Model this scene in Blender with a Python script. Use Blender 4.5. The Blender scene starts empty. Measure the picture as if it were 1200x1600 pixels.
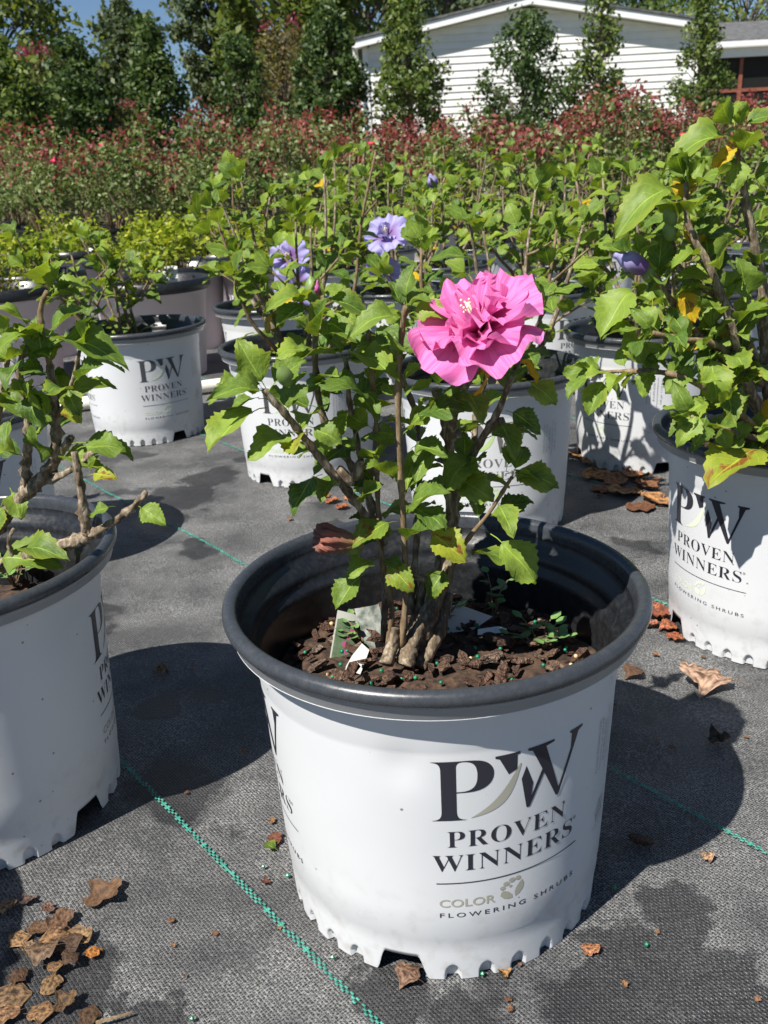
import bpy, bmesh, math, random
import numpy as np
from mathutils import Vector, Matrix, noise

S = bpy.context.scene
COL = S.collection
R = math.radians

# ---------------------------------------------------------------- camera
CAM = Vector((0.0, 0.0, 0.4966))
FPX, PITCH, ROLL = 1419.5, R(20.17), R(-3.05)
_c, _s, _cr, _sr = math.cos(PITCH), math.sin(PITCH), math.cos(ROLL), math.sin(ROLL)
_fwd, _right, _down = Vector((0, _c, -_s)), Vector((1, 0, 0)), Vector((0, -_s, -_c))
cd = bpy.data.cameras.new('camera')
cam = bpy.data.objects.new('camera', cd); COL.objects.link(cam)
rt = _right * _cr - _down * _sr
up = -(_right * _sr + _down * _cr)
cam.matrix_world = Matrix(((rt.x, up.x, -_fwd.x, CAM.x), (rt.y, up.y, -_fwd.y, CAM.y), (rt.z, up.z, -_fwd.z, CAM.z), (0, 0, 0, 1)))
cd.sensor_fit = 'VERTICAL'; cd.sensor_height = 24.0; cd.lens = FPX / 1600 * 24
cd.clip_start = 0.02; cd.clip_end = 600
cd.dof.use_dof = True; cd.dof.focus_distance = 0.66; cd.dof.aperture_fstop = 15
S.camera = cam

# ---------------------------------------------------------------- sky, sun, exposure
SUNDIR = Vector((-0.13, -0.125, 0.236)).normalized()          # towards the sun
w = bpy.data.worlds.new('World'); S.world = w; w.use_nodes = True
wn, wl = w.node_tree.nodes, w.node_tree.links
sky = wn.new('ShaderNodeTexSky'); sky.sky_type = 'NISHITA'; sky.sun_disc = False
sky.sun_elevation = math.asin(SUNDIR.z); sky.sun_rotation = math.atan2(SUNDIR.x, SUNDIR.y)
sky.altitude = 1500; sky.air_density = 1.0; sky.dust_density = 0.0; sky.ozone_density = 4.0
wl.new(sky.outputs[0], wn['Background'].inputs[0]); wn['Background'].inputs[1].default_value = 0.055
sd = bpy.data.lights.new('sun', 'SUN'); sd.energy = 5.0; sd.angle = R(0.53); sd.color = (1.0, 0.96, 0.89)
sun = bpy.data.objects.new('sun', sd); COL.objects.link(sun)
sun.rotation_euler = SUNDIR.to_track_quat('Z', 'Y').to_euler(); sun.location = (-3, -3, 6)
S.view_settings.view_transform = 'Standard'; S.view_settings.look = 'None'
S.view_settings.exposure = 0.72; S.view_settings.gamma = 1.0
S.cycles.max_bounces = 8; S.cycles.transparent_max_bounces = 8
S.cycles.use_denoising = True

# ---------------------------------------------------------------- helpers
def at(u, v, Y):
    """world point seen at photo pixel (u, v) at depth Y"""
    a, b = (u - 600) / FPX, (v - 800) / FPX
    x, y = a * _cr + b * _sr, -a * _sr + b * _cr
    d = _right * x + _down * y + _fwd
    return CAM + d * (Y / d.y)
def gp(u, v, z=0.0):
    a, b = (u - 600) / FPX, (v - 800) / FPX
    x, y = a * _cr + b * _sr, -a * _sr + b * _cr
    d = _right * x + _down * y + _fwd
    return CAM + d * ((z - CAM.z) / d.z)
def tag(o, label=None, cat=None, group=None, kind=None):
    if label: o['label'] = label
    if cat: o['category'] = cat
    if group: o['group'] = group
    if kind: o['kind'] = kind
    return o
def obj(name, me, parent=None, loc=None, mat=None):
    o = bpy.data.objects.new(name, me); COL.objects.link(o)
    if parent is not None: o.parent = parent
    if loc is not None: o.location = loc
    if mat is not None and me is not None and not me.materials: me.materials.append(mat)
    return o
def empty(name, loc, label, cat, group=None):
    o = bpy.data.objects.new(name, None); COL.objects.link(o); o.location = loc; o.empty_display_size = .05
    return tag(o, label, cat, group)
def mesh(name, V, F, mat=None, smooth=False, mats=None, fm=None):
    me = bpy.data.meshes.new(name); me.from_pydata([tuple(v) for v in V], [], F); me.update()
    for m in (mats or ([mat] if mat else [])): me.materials.append(m)
    if fm is not None: me.polygons.foreach_set('material_index', fm)
    if smooth: me.polygons.foreach_set('use_smooth', [True] * len(me.polygons))
    return me
class MB:
    def __init__(s): s.V, s.F = [], []
    def add(s, V, F):
        n = len(s.V); s.V += [tuple(v) for v in V]; s.F += [tuple(i + n for i in f) for f in F]; return s
    def box(s, lo, hi):
        (a, b, c), (d, e, f) = lo, hi
        return s.add([(a,b,c),(d,b,c),(d,e,c),(a,e,c),(a,b,f),(d,b,f),(d,e,f),(a,e,f)],
                     [(0,3,2,1),(4,5,6,7),(0,1,5,4),(1,2,6,5),(2,3,7,6),(3,0,4,7)])
    def tube(s, P, rad, sides=7, knot=0.0, seed=0, cap=True, kf=150):
        P = [Vector(p) for p in P]; n = len(P); V = []; F = []
        t = (P[1] - P[0]).normalized(); ref = t.orthogonal().normalized()
        for i, p in enumerate(P):
            t = ((P[min(i+1, n-1)] - P[max(i-1, 0)])).normalized()
            ref = (ref - t * ref.dot(t)).normalized(); b = t.cross(ref)
            for k in range(sides):
                a = 2 * math.pi * k / sides; r = rad[i]
                if knot: r *= 1 + knot * (noise.noise(Vector((p.x*kf+seed, p.y*kf+k*.9, p.z*kf)))+.5*noise.noise(Vector((p.x*kf*3+seed, p.y*kf*3+k*2.1, p.z*kf*2))))
                V.append(p + (ref * math.cos(a) + b * math.sin(a)) * r)
        for i in range(n - 1):
            for k in range(sides):
                F.append((i*sides+k, i*sides+(k+1) % sides, (i+1)*sides+(k+1) % sides, (i+1)*sides+k))
        if cap: F.append(tuple(range(sides))[::-1]); F.append(tuple((n-1)*sides+k for k in range(sides)))
        return s.add(V, F)
    def me(s, name, mat, smooth=False): return mesh(name, s.V, s.F, mat, smooth)
def smoothline(P, n=4):
    """Catmull-Rom through points"""
    P = [Vector(p) for p in P]; Q = [P[0]*2-P[1]] + P + [P[-1]*2-P[-2]]; out = []
    for i in range(1, len(Q)-2):
        for k in range(n):
            t = k / n; a, b, c, d = Q[i-1], Q[i], Q[i+1], Q[i+2]
            out.append(.5*((2*b)+(c-a)*t+(2*a-5*b+4*c-d)*t*t+(3*b-a-3*c+d)*t**3))
    out.append(P[-1]); return out
def sstep(a, b, x):
    t = min(1, max(0, (x-a)/(b-a))); return t*t*(3-2*t)

# ---------------------------------------------------------------- materials
def newmat(name):
    m = bpy.data.materials.new(name); m.use_nodes = True
    nt = m.node_tree; return m, nt.nodes, nt.links, nt.nodes['Principled BSDF']
def rgb(c): return (c[0], c[1], c[2], 1)
def N(nodes, t, **kw):
    n = nodes.new(t)
    for k, v in kw.items():
        if k.startswith('i_'):
            n.inputs[int(k[2:]) if k[2:].isdigit() else k[2:]].default_value = v
        else: setattr(n, k, v)
    return n
def ramp(nodes, stops):
    r = nodes.new('ShaderNodeValToRGB'); e = r.color_ramp.elements
    e[0].position, e[0].color = stops[0][0], rgb(stops[0][1]); e[1].position, e[1].color = stops[-1][0], rgb(stops[-1][1])
    for p, c in stops[1:-1]:
        x = e.new(p); x.color = rgb(c)
    return r
def plain(name, c1, c2=None, rough=.5, scale=20, bump=0, bscale=60, spec=.5, detail=4, coord='Object'):
    m, n, l, b = newmat(name); c2 = c2 or c1
    tc = N(n, 'ShaderNodeTexCoord'); no = N(n, 'ShaderNodeTexNoise'); no.inputs['Scale'].default_value = scale; no.inputs['Detail'].default_value = detail
    l.new(tc.outputs[coord], no.inputs['Vector'])
    r = ramp(n, [(.35, c1), (.65, c2)]); l.new(no.outputs['Fac'], r.inputs[0]); l.new(r.outputs[0], b.inputs['Base Color'])
    b.inputs['Roughness'].default_value = rough; b.inputs['Specular IOR Level'].default_value = spec
    if bump:
        n2 = N(n, 'ShaderNodeTexNoise'); n2.inputs['Scale'].default_value = bscale; n2.inputs['Detail'].default_value = 5
        l.new(tc.outputs[coord], n2.inputs['Vector'])
        bp = N(n, 'ShaderNodeBump'); bp.inputs['Strength'].default_value = bump; bp.inputs['Distance'].default_value = .002
        l.new(n2.outputs['Fac'], bp.inputs['Height']); l.new(bp.outputs[0], b.inputs['Normal'])
    return m
def math_node(n, l, op, a, b=None, c=None):
    x = n.new('ShaderNodeMath'); x.operation = op
    for i, v in enumerate((a, b, c)):
        if v is None: continue
        if isinstance(v, (int, float)): x.inputs[i].default_value = v
        else: l.new(v, x.inputs[i])
    return x.outputs[0]
def mixc(n, l, fac, a, b):
    x = n.new('ShaderNodeMix'); x.data_type = 'RGBA'
    for i, v in ((0, fac), (6, a), (7, b)):
        if isinstance(v, (int, float)): x.inputs[i].default_value = v
        elif isinstance(v, tuple): x.inputs[i].default_value = rgb(v)
        else: l.new(v, x.inputs[i])
    return x.outputs[2]

def leaf_material(name, dark, light, trans, spot=None, rough=.5):
    """broad leaf: UV u across, v along; veins lighter, tone varies leaf to leaf"""
    m, n, l, b = newmat(name)
    uv = N(n, 'ShaderNodeTexCoord'); sp = N(n, 'ShaderNodeSeparateXYZ'); l.new(uv.outputs['UV'], sp.inputs[0])
    ax = math_node(n, l, 'ABSOLUTE', math_node(n, l, 'SUBTRACT', sp.outputs[0], .5))
    mid = math_node(n, l, 'LESS_THAN', ax, .02)
    fr = math_node(n, l, 'FRACT', math_node(n, l, 'MULTIPLY', math_node(n, l, 'SUBTRACT', sp.outputs[1], math_node(n, l, 'MULTIPLY', ax, .75)), 6.0))
    lat = math_node(n, l, 'LESS_THAN', math_node(n, l, 'ABSOLUTE', math_node(n, l, 'SUBTRACT', fr, .5)), .045)
    vein = math_node(n, l, 'MAXIMUM', mid, math_node(n, l, 'MULTIPLY', lat, .55))
    oi = N(n, 'ShaderNodeObjectInfo')
    no = N(n, 'ShaderNodeTexNoise'); no.inputs['Scale'].default_value = 5; no.inputs['Detail'].default_value = 4
    tco = N(n, 'ShaderNodeVectorMath'); tco.operation = 'ADD'; l.new(uv.outputs['UV'], tco.inputs[0]); 
    cx = N(n, 'ShaderNodeCombineXYZ'); l.new(math_node(n, l, 'MULTIPLY', oi.outputs['Random'], 37.0), cx.inputs[2]); l.new(cx.outputs[0], tco.inputs[1])
    l.new(tco.outputs[0], no.inputs['Vector'])
    f = math_node(n, l, 'ADD', math_node(n, l, 'MULTIPLY', oi.outputs['Random'], .75), math_node(n, l, 'MULTIPLY', math_node(n, l, 'SUBTRACT', no.outputs['Fac'], .4), .8))
    col = mixc(n, l, f, dark, light)
    if spot:
        sm = N(n, 'ShaderNodeTexNoise'); sm.inputs['Scale'].default_value = 3.2; sm.inputs['Detail'].default_value = 6; l.new(tco.outputs[0], sm.inputs['Vector'])
        mr = N(n, 'ShaderNodeMapRange'); mr.inputs[1].default_value = .55; mr.inputs[2].default_value = .63; l.new(sm.outputs['Fac'], mr.inputs[0])
        col = mixc(n, l, mr.outputs[0], col, spot)
    col = mixc(n, l, math_node(n, l, 'MULTIPLY', vein, .38), col, tuple(min(1, c*1.9+.02) for c in light))
    edge = N(n, 'ShaderNodeMapRange'); edge.inputs[1].default_value = .25; edge.inputs[2].default_value = .5; l.new(ax, edge.inputs[0])
    yl = math_node(n, l, 'MULTIPLY', edge.outputs[0], math_node(n, l, 'MULTIPLY', math_node(n, l, 'GREATER_THAN', math_node(n, l, 'FRACT', math_node(n, l, 'MULTIPLY', oi.outputs['Random'], 7.3)), .6), .5))
    col = mixc(n, l, yl, col, (.3, .34, .035))
    l.new(col, b.inputs['Base Color']); b.inputs['Roughness'].default_value = rough; b.inputs['Specular IOR Level'].default_value = .32
    hb = math_node(n, l, 'ADD', math_node(n, l, 'MULTIPLY', vein, -.6), math_node(n, l, 'MULTIPLY', no.outputs['Fac'], 1.2))
    bp = N(n, 'ShaderNodeBump'); bp.inputs['Strength'].default_value = .6; bp.inputs['Distance'].default_value = .0016; l.new(hb, bp.inputs['Height'])
    l.new(bp.outputs[0], b.inputs['Normal'])
    tr = N(n, 'ShaderNodeBsdfTranslucent'); hs = N(n, 'ShaderNodeMix', data_type='RGBA'); hs.blend_type = 'MULTIPLY'; hs.inputs[0].default_value = 1
    l.new(col, hs.inputs[6]); hs.inputs[7].default_value = rgb(trans); l.new(hs.outputs[2], tr.inputs[0])
    mx = N(n, 'ShaderNodeMixShader'); mx.inputs[0].default_value = .3
    l.new(b.outputs[0], mx.inputs[1]); l.new(tr.outputs[0], mx.inputs[2]); l.new(mx.outputs[0], n['Material Output'].inputs[0])
    return m
LEAF = leaf_material('hibiscus_leaf', (.055, .115, .02), (.26, .36, .05), (1.75, 1.6, .6))
LEAFY = leaf_material('hibiscus_leaf_yellowing', (.13, .22, .03), (.34, .36, .03), (1.8, 1.6, .8), spot=(.22, .09, .02))
LEAFG = leaf_material('hibiscus_leaf_gold', (.5, .32, .015), (.62, .42, .02), (1.3, 1.1, .6), spot=(.3, .14, .02))

def cloud_material(name, stops, trans=.3, rough=.5, tmul=(1.7, 1.8, .9)):
    """small leaves: tone from the per-leaf attribute rnd"""
    m, n, l, b = newmat(name)
    a = N(n, 'ShaderNodeAttribute'); a.attribute_name = 'rnd'
    oi = N(n, 'ShaderNodeObjectInfo')
    f = math_node(n, l, 'ADD', math_node(n, l, 'MULTIPLY', a.outputs['Fac'], .85), math_node(n, l, 'MULTIPLY', oi.outputs['Random'], .15))
    r = ramp(n, stops); l.new(f, r.inputs[0]); l.new(r.outputs[0], b.inputs['Base Color'])
    b.inputs['Roughness'].default_value = rough; b.inputs['Specular IOR Level'].default_value = .35
    tr = N(n, 'ShaderNodeBsdfTranslucent'); hs = N(n, 'ShaderNodeMix', data_type='RGBA'); hs.blend_type = 'MULTIPLY'; hs.inputs[0].default_value = 1
    l.new(r.outputs[0], hs.inputs[6]); hs.inputs[7].default_value = rgb(tmul); l.new(hs.outputs[2], tr.inputs[0])
    mx = N(n, 'ShaderNodeMixShader'); mx.inputs[0].default_value = trans
    l.new(b.outputs[0], mx.inputs[1]); l.new(tr.outputs[0], mx.inputs[2]); l.new(mx.outputs[0], n['Material Output'].inputs[0])
    return m
HOLLY = cloud_material('holly_leaves', [(0, (.025, .052, .016)), (.6, (.065, .11, .03)), (1, (.14, .18, .055))], .22, .48)
HOLLYB = cloud_material('bright_holly_leaves', [(0, (.035, .07, .016)), (.6, (.105, .15, .034)), (1, (.23, .27, .07))], .25, .48)
PINE = cloud_material('pine_needles', [(0, (.04, .065, .034)), (.6, (.085, .115, .05)), (1, (.15, .175, .08))], .2, .6)
DECID = cloud_material('deciduous_leaves', [(0, (.05, .08, .016)), (.6, (.11, .15, .03)), (1, (.2, .22, .05))], .3)
MYRT = cloud_material('crape_myrtle_leaves', [(0, (.07, .06, .02)), (.55, (.13, .12, .035)), (1, (.22, .14, .06))], .3)
PINKF = cloud_material('crape_myrtle_blossom', [(0, (.22, .03, .07)), (1, (.38, .08, .14))], .3, tmul=(1.2, 1, 1))
ROSEG = cloud_material('rose_leaves_green', [(0, (.075, .115, .035)), (.5, (.15, .2, .065)), (1, (.27, .31, .13))], .25)
ROSER = cloud_material('rose_leaves_red', [(0, (.12, .028, .026)), (.5, (.23, .06, .05)), (1, (.32, .12, .085))], .25, tmul=(1.7, 1, 1))
SPIR = cloud_material('chartreuse_leaves', [(0, (.09, .15, .012)), (.5, (.22, .28, .02)), (1, (.4, .4, .035))], .3)

def bark_material(name, c1, c2, c3, sc=90):
    m, n, l, b = newmat(name)
    tc = N(n, 'ShaderNodeTexCoord'); no = N(n, 'ShaderNodeTexNoise'); no.inputs['Scale'].default_value = sc; no.inputs['Detail'].default_value = 7; no.inputs['Roughness'].default_value = .65
    mp = N(n, 'ShaderNodeMapping'); mp.inputs['Scale'].default_value = (1, 1, .35); l.new(tc.outputs['Object'], mp.inputs[0]); l.new(mp.outputs[0], no.inputs['Vector'])
    r = ramp(n, [(.32, c1), (.5, c2), (.66, c3)]); l.new(no.outputs['Fac'], r.inputs[0]); l.new(r.outputs[0], b.inputs['Base Color']); b.inputs['Roughness'].default_value = .85
    bp = N(n, 'ShaderNodeBump'); bp.inputs['Strength'].default_value = 1.0; bp.inputs['Distance'].default_value = .22/sc; l.new(no.outputs['Fac'], bp.inputs['Height']); l.new(bp.outputs[0], b.inputs['Normal'])
    return m
BARK = bark_material('hibiscus_bark', (.05, .034, .02), (.17, .125, .08), (.40, .34, .255), 260)
TWIG = bark_material('young_stem_bark', (.1, .06, .03), (.19, .13, .07), (.28, .21, .12), 260)
TBARK = bark_material('tree_bark', (.06, .045, .035), (.14, .11, .085), (.24, .2, .16), 12)

def pot_white():
    m, n, l, b = newmat('white_pot_plastic')
    tc = N(n, 'ShaderNodeTexCoord'); g = N(n, 'ShaderNodeNewGeometry'); oi = N(n, 'ShaderNodeObjectInfo')
    no = N(n, 'ShaderNodeTexNoise'); no.inputs['Scale'].default_value = 14; no.inputs['Detail'].default_value = 6; l.new(g.outputs['Position'], no.inputs['Vector'])
    vo = N(n, 'ShaderNodeTexVoronoi'); vo.inputs['Scale'].default_value = 75; l.new(g.outputs['Position'], vo.inputs['Vector'])
    n3 = N(n, 'ShaderNodeTexNoise'); n3.inputs['Scale'].default_value = 22; l.new(g.outputs['Position'], n3.inputs['Vector'])
    sp = N(n, 'ShaderNodeSeparateXYZ'); l.new(tc.outputs['Object'], sp.inputs[0])
    dot = math_node(n, l, 'MULTIPLY', math_node(n, l, 'LESS_THAN', vo.outputs['Distance'], .075), math_node(n, l, 'GREATER_THAN', n3.outputs['Fac'], .53))
    base = mixc(n, l, no.outputs['Fac'], (.55, .565, .58), (.62, .625, .635))
    # splashed dirt near the foot
    low = N(n, 'ShaderNodeMapRange'); low.inputs[1].default_value = .0; low.inputs[2].default_value = .09; low.inputs[3].default_value = 1; low.inputs[4].default_value = 0; l.new(sp.outputs[2], low.inputs[0])
    n4 = N(n, 'ShaderNodeTexNoise'); n4.inputs['Scale'].default_value = 90; n4.inputs['Detail'].default_value = 8; l.new(g.outputs['Position'], n4.inputs['Vector'])
    dm_ = N(n, 'ShaderNodeMapRange'); dm_.inputs[1].default_value = .5; dm_.inputs[2].default_value = .78; l.new(n4.outputs['Fac'], dm_.inputs[0])
    dirt = math_node(n, l, 'MULTIPLY', low.outputs[0], math_node(n, l, 'MULTIPLY', dm_.outputs[0], .5))
    base = mixc(n, l, dirt, base, (.3, .25, .2)); base = mixc(n, l, math_node(n, l, 'MULTIPLY', dot, .75), base, (.1, .08, .06))
    l.new(base, b.inputs['Base Color']); b.inputs['Roughness'].default_value = .42; b.inputs['Specular IOR Level'].default_value = .35
    bp = N(n, 'ShaderNodeBump'); bp.inputs['Strength'].default_value = .22; bp.inputs['Distance'].default_value = .006; n5 = N(n, 'ShaderNodeTexNoise'); n5.inputs['Scale'].default_value = 9; l.new(g.outputs['Position'], n5.inputs['Vector']); l.new(n5.outputs['Fac'], bp.inputs['Height']); l.new(bp.outputs[0], b.inputs['Normal'])
    return m
WHITE = pot_white()
def pot_black(name, c, rough, dust):
    m, n, l, b = newmat(name)
    g = N(n, 'ShaderNodeNewGeometry')
    no = N(n, 'ShaderNodeTexNoise'); no.inputs['Scale'].default_value = 170; no.inputs['Detail'].default_value = 9; no.inputs['Roughness'].default_value = .75; l.new(g.outputs['Position'], no.inputs['Vector'])
    mr = N(n, 'ShaderNodeMapRange'); mr.inputs[1].default_value = .45; mr.inputs[2].default_value = .9; l.new(no.outputs['Fac'], mr.inputs[0])
    l.new(mixc(n, l, math_node(n, l, 'MULTIPLY', mr.outputs[0], dust), c, (.3, .3, .3)), b.inputs['Base Color'])
    r2 = math_node(n, l, 'ADD', rough, math_node(n, l, 'MULTIPLY', mr.outputs[0], .25)); l.new(r2, b.inputs['Roughness']); b.inputs['Specular IOR Level'].default_value = .5
    bp = N(n, 'ShaderNodeBump'); bp.inputs['Strength'].default_value = .15; bp.inputs['Distance'].default_value = .001; l.new(no.outputs['Fac'], bp.inputs['Height']); l.new(bp.outputs[0], b.inputs['Normal'])
    return m
BLACK = pot_black('black_pot_plastic', (.012, .013, .015), .3, .12)
RIMK = pot_black('black_rim_plastic', (.036, .040, .047), .26, .1)
LIPG = pot_black('grey_lip_plastic', (.27, .275, .285), .35, .5)
MAUVE = plain('mauve_pot_plastic', (.56, .485, .505), (.62, .54, .56), .5, 8)
INK = plain('dark_print', (.018, .018, .028), (.04, .04, .055), .45, 120)
INKG = plain('grey_print', (.22, .22, .235), (.3, .3, .31), .5, 90)
WPRINT = plain('white_print', (.62, .6, .62), (.7, .68, .7), .5, 90)
def objcolor(name, rough=.5):
    m, n, l, b = newmat(name); oi = N(n, 'ShaderNodeObjectInfo'); l.new(oi.outputs['Color'], b.inputs['Base Color']); b.inputs['Roughness'].default_value = rough; return m
TINT = objcolor('tinted_print')
SOIL = plain('potting_soil', (.018, .011, .007), (.09, .05, .03), .95, 160, 1.0, 260)
def chipmat():
    m, n, l, b = newmat('bark_chip'); oi = N(n, 'ShaderNodeObjectInfo'); r = ramp(n, [(0, (.12, .055, .03)), (.5, (.29, .15, .09)), (.85, (.42, .26, .17)), (1, (.52, .42, .32))])
    l.new(oi.outputs['Random'], r.inputs[0]); tc = N(n, 'ShaderNodeTexCoord'); no = N(n, 'ShaderNodeTexNoise'); no.inputs['Scale'].default_value = 3; no.inputs['Detail'].default_value = 6; l.new(tc.outputs['Object'], no.inputs['Vector'])
    l.new(mixc(n, l, no.outputs['Fac'], (.06, .03, .02), r.outputs[0]), b.inputs['Base Color']); b.inputs['Roughness'].default_value = .9
    bp = N(n, 'ShaderNodeBump'); bp.inputs['Strength'].default_value = .8; bp.inputs['Distance'].default_value = .15; l.new(no.outputs['Fac'], bp.inputs['Height']); l.new(bp.outputs[0], b.inputs['Normal'])
    return m
CHIP = chipmat()
def drymat():
    m, n, l, b = newmat('dry_leaf'); oi = N(n, 'ShaderNodeObjectInfo')
    r = ramp(n, [(0, (.1, .05, .025)), (.35, (.24, .13, .06)), (.7, (.36, .23, .11)), (1, (.3, .2, .15))]); l.new(oi.outputs['Random'], r.inputs[0])
    tc = N(n, 'ShaderNodeTexCoord'); no = N(n, 'ShaderNodeTexNoise'); no.inputs['Scale'].default_value = 6; no.inputs['Detail'].default_value = 8; l.new(tc.outputs['UV'], no.inputs['Vector'])
    mr = N(n, 'ShaderNodeMapRange'); mr.inputs[1].default_value = .38; mr.inputs[2].default_value = .6; l.new(no.outputs['Fac'], mr.inputs[0])
    c = mixc(n, l, mr.outputs[0], (.055, .03, .018), r.outputs[0]); su = N(n, 'ShaderNodeSeparateXYZ'); l.new(tc.outputs['UV'], su.inputs[0]); au = math_node(n, l, 'ABSOLUTE', math_node(n, l, 'SUBTRACT', su.outputs[0], .5)); fv = math_node(n, l, 'ABSOLUTE', math_node(n, l, 'SUBTRACT', math_node(n, l, 'FRACT', math_node(n, l, 'MULTIPLY', math_node(n, l, 'SUBTRACT', su.outputs[1], math_node(n, l, 'MULTIPLY', au, .7)), 5.5)), .5)); vn = math_node(n, l, 'MAXIMUM', math_node(n, l, 'LESS_THAN', au, .018), math_node(n, l, 'LESS_THAN', fv, .035)); c = mixc(n, l, math_node(n, l, 'MULTIPLY', vn, .5), c, (.1, .055, .03)); ti = N(n, 'ShaderNodeMix', data_type='RGBA'); ti.blend_type = 'MULTIPLY'; ti.inputs[0].default_value = 1; l.new(c, ti.inputs[6]); l.new(oi.outputs['Color'], ti.inputs[7])
    l.new(ti.outputs[2], b.inputs['Base Color']); b.inputs['Roughness'].default_value = .75
    bp = N(n, 'ShaderNodeBump'); bp.inputs['Strength'].default_value = .6; bp.inputs['Distance'].default_value = .003; l.new(no.outputs['Fac'], bp.inputs['Height']); l.new(bp.outputs[0], b.inputs['Normal'])
    return m
DRY = drymat()
def petalmat(name, base, edge, vein):
    m, n, l, b = newmat(name)
    uv = N(n, 'ShaderNodeTexCoord'); sp = N(n, 'ShaderNodeSeparateXYZ'); l.new(uv.outputs['UV'], sp.inputs[0])
    no = N(n, 'ShaderNodeTexNoise'); no.inputs['Scale'].default_value = 1.0; no.inputs['Detail'].default_value = 5
    mp = N(n, 'ShaderNodeMapping'); mp.inputs['Scale'].default_value = (44, 1.8, 1); l.new(uv.outputs['UV'], mp.inputs[0]); l.new(mp.outputs[0], no.inputs['Vector'])
    thr = N(n, 'ShaderNodeMapRange'); thr.interpolation_type = 'SMOOTHSTEP'; thr.inputs[1].default_value = .12; thr.inputs[2].default_value = .75; l.new(sp.outputs[1], thr.inputs[0])
    c = mixc(n, l, thr.outputs[0], base, edge)
    mr = N(n, 'ShaderNodeMapRange'); mr.inputs[1].default_value = .48; mr.inputs[2].default_value = .62; l.new(no.outputs['Fac'], mr.inputs[0])
    c = mixc(n, l, math_node(n, l, 'MULTIPLY', mr.outputs[0], .6), c, vein)
    l.new(c, b.inputs['Base Color']); b.inputs['Roughness'].default_value = .55; b.inputs['Specular IOR Level'].default_value = .25
    b.inputs['Sheen Weight'].default_value = .15
    bp = N(n, 'ShaderNodeBump'); bp.inputs['Strength'].default_value = .4; bp.inputs['Distance'].default_value = .0012; l.new(no.outputs['Fac'], bp.inputs['Height']); l.new(bp.outputs[0], b.inputs['Normal'])
    tr = N(n, 'ShaderNodeBsdfTranslucent'); l.new(c, tr.inputs[0]); mx = N(n, 'ShaderNodeMixShader'); mx.inputs[0].default_value = .33
    l.new(b.outputs[0], mx.inputs[1]); l.new(tr.outputs[0], mx.inputs[2]); l.new(mx.outputs[0], n['Material Output'].inputs[0])
    return m
PINK = petalmat('pink_petal', (.54, .03, .2), (.84, .24, .54), (.64, .09, .38))
VIOLET = petalmat('violet_petal', (.25, .1, .32), (.46, .43, .74), (.28, .24, .54))
WILT = petalmat('wilted_petal', (.4, .25, .11), (.4, .15, .11), (.12, .06, .03))
BUD = plain('green_bud', (.1, .17, .04), (.2, .27, .08), .5, 60)
SEPAL = plain('brown_sepal', (.11, .06, .025), (.2, .1, .04), .6, 80)
CREAM = plain('cream_stamen', (.72, .62, .38), (.85, .78, .58), .6, 200)
TAGW = plain('white_plastic_tag', (.62, .62, .6), (.72, .72, .7), .4, 50)

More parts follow.
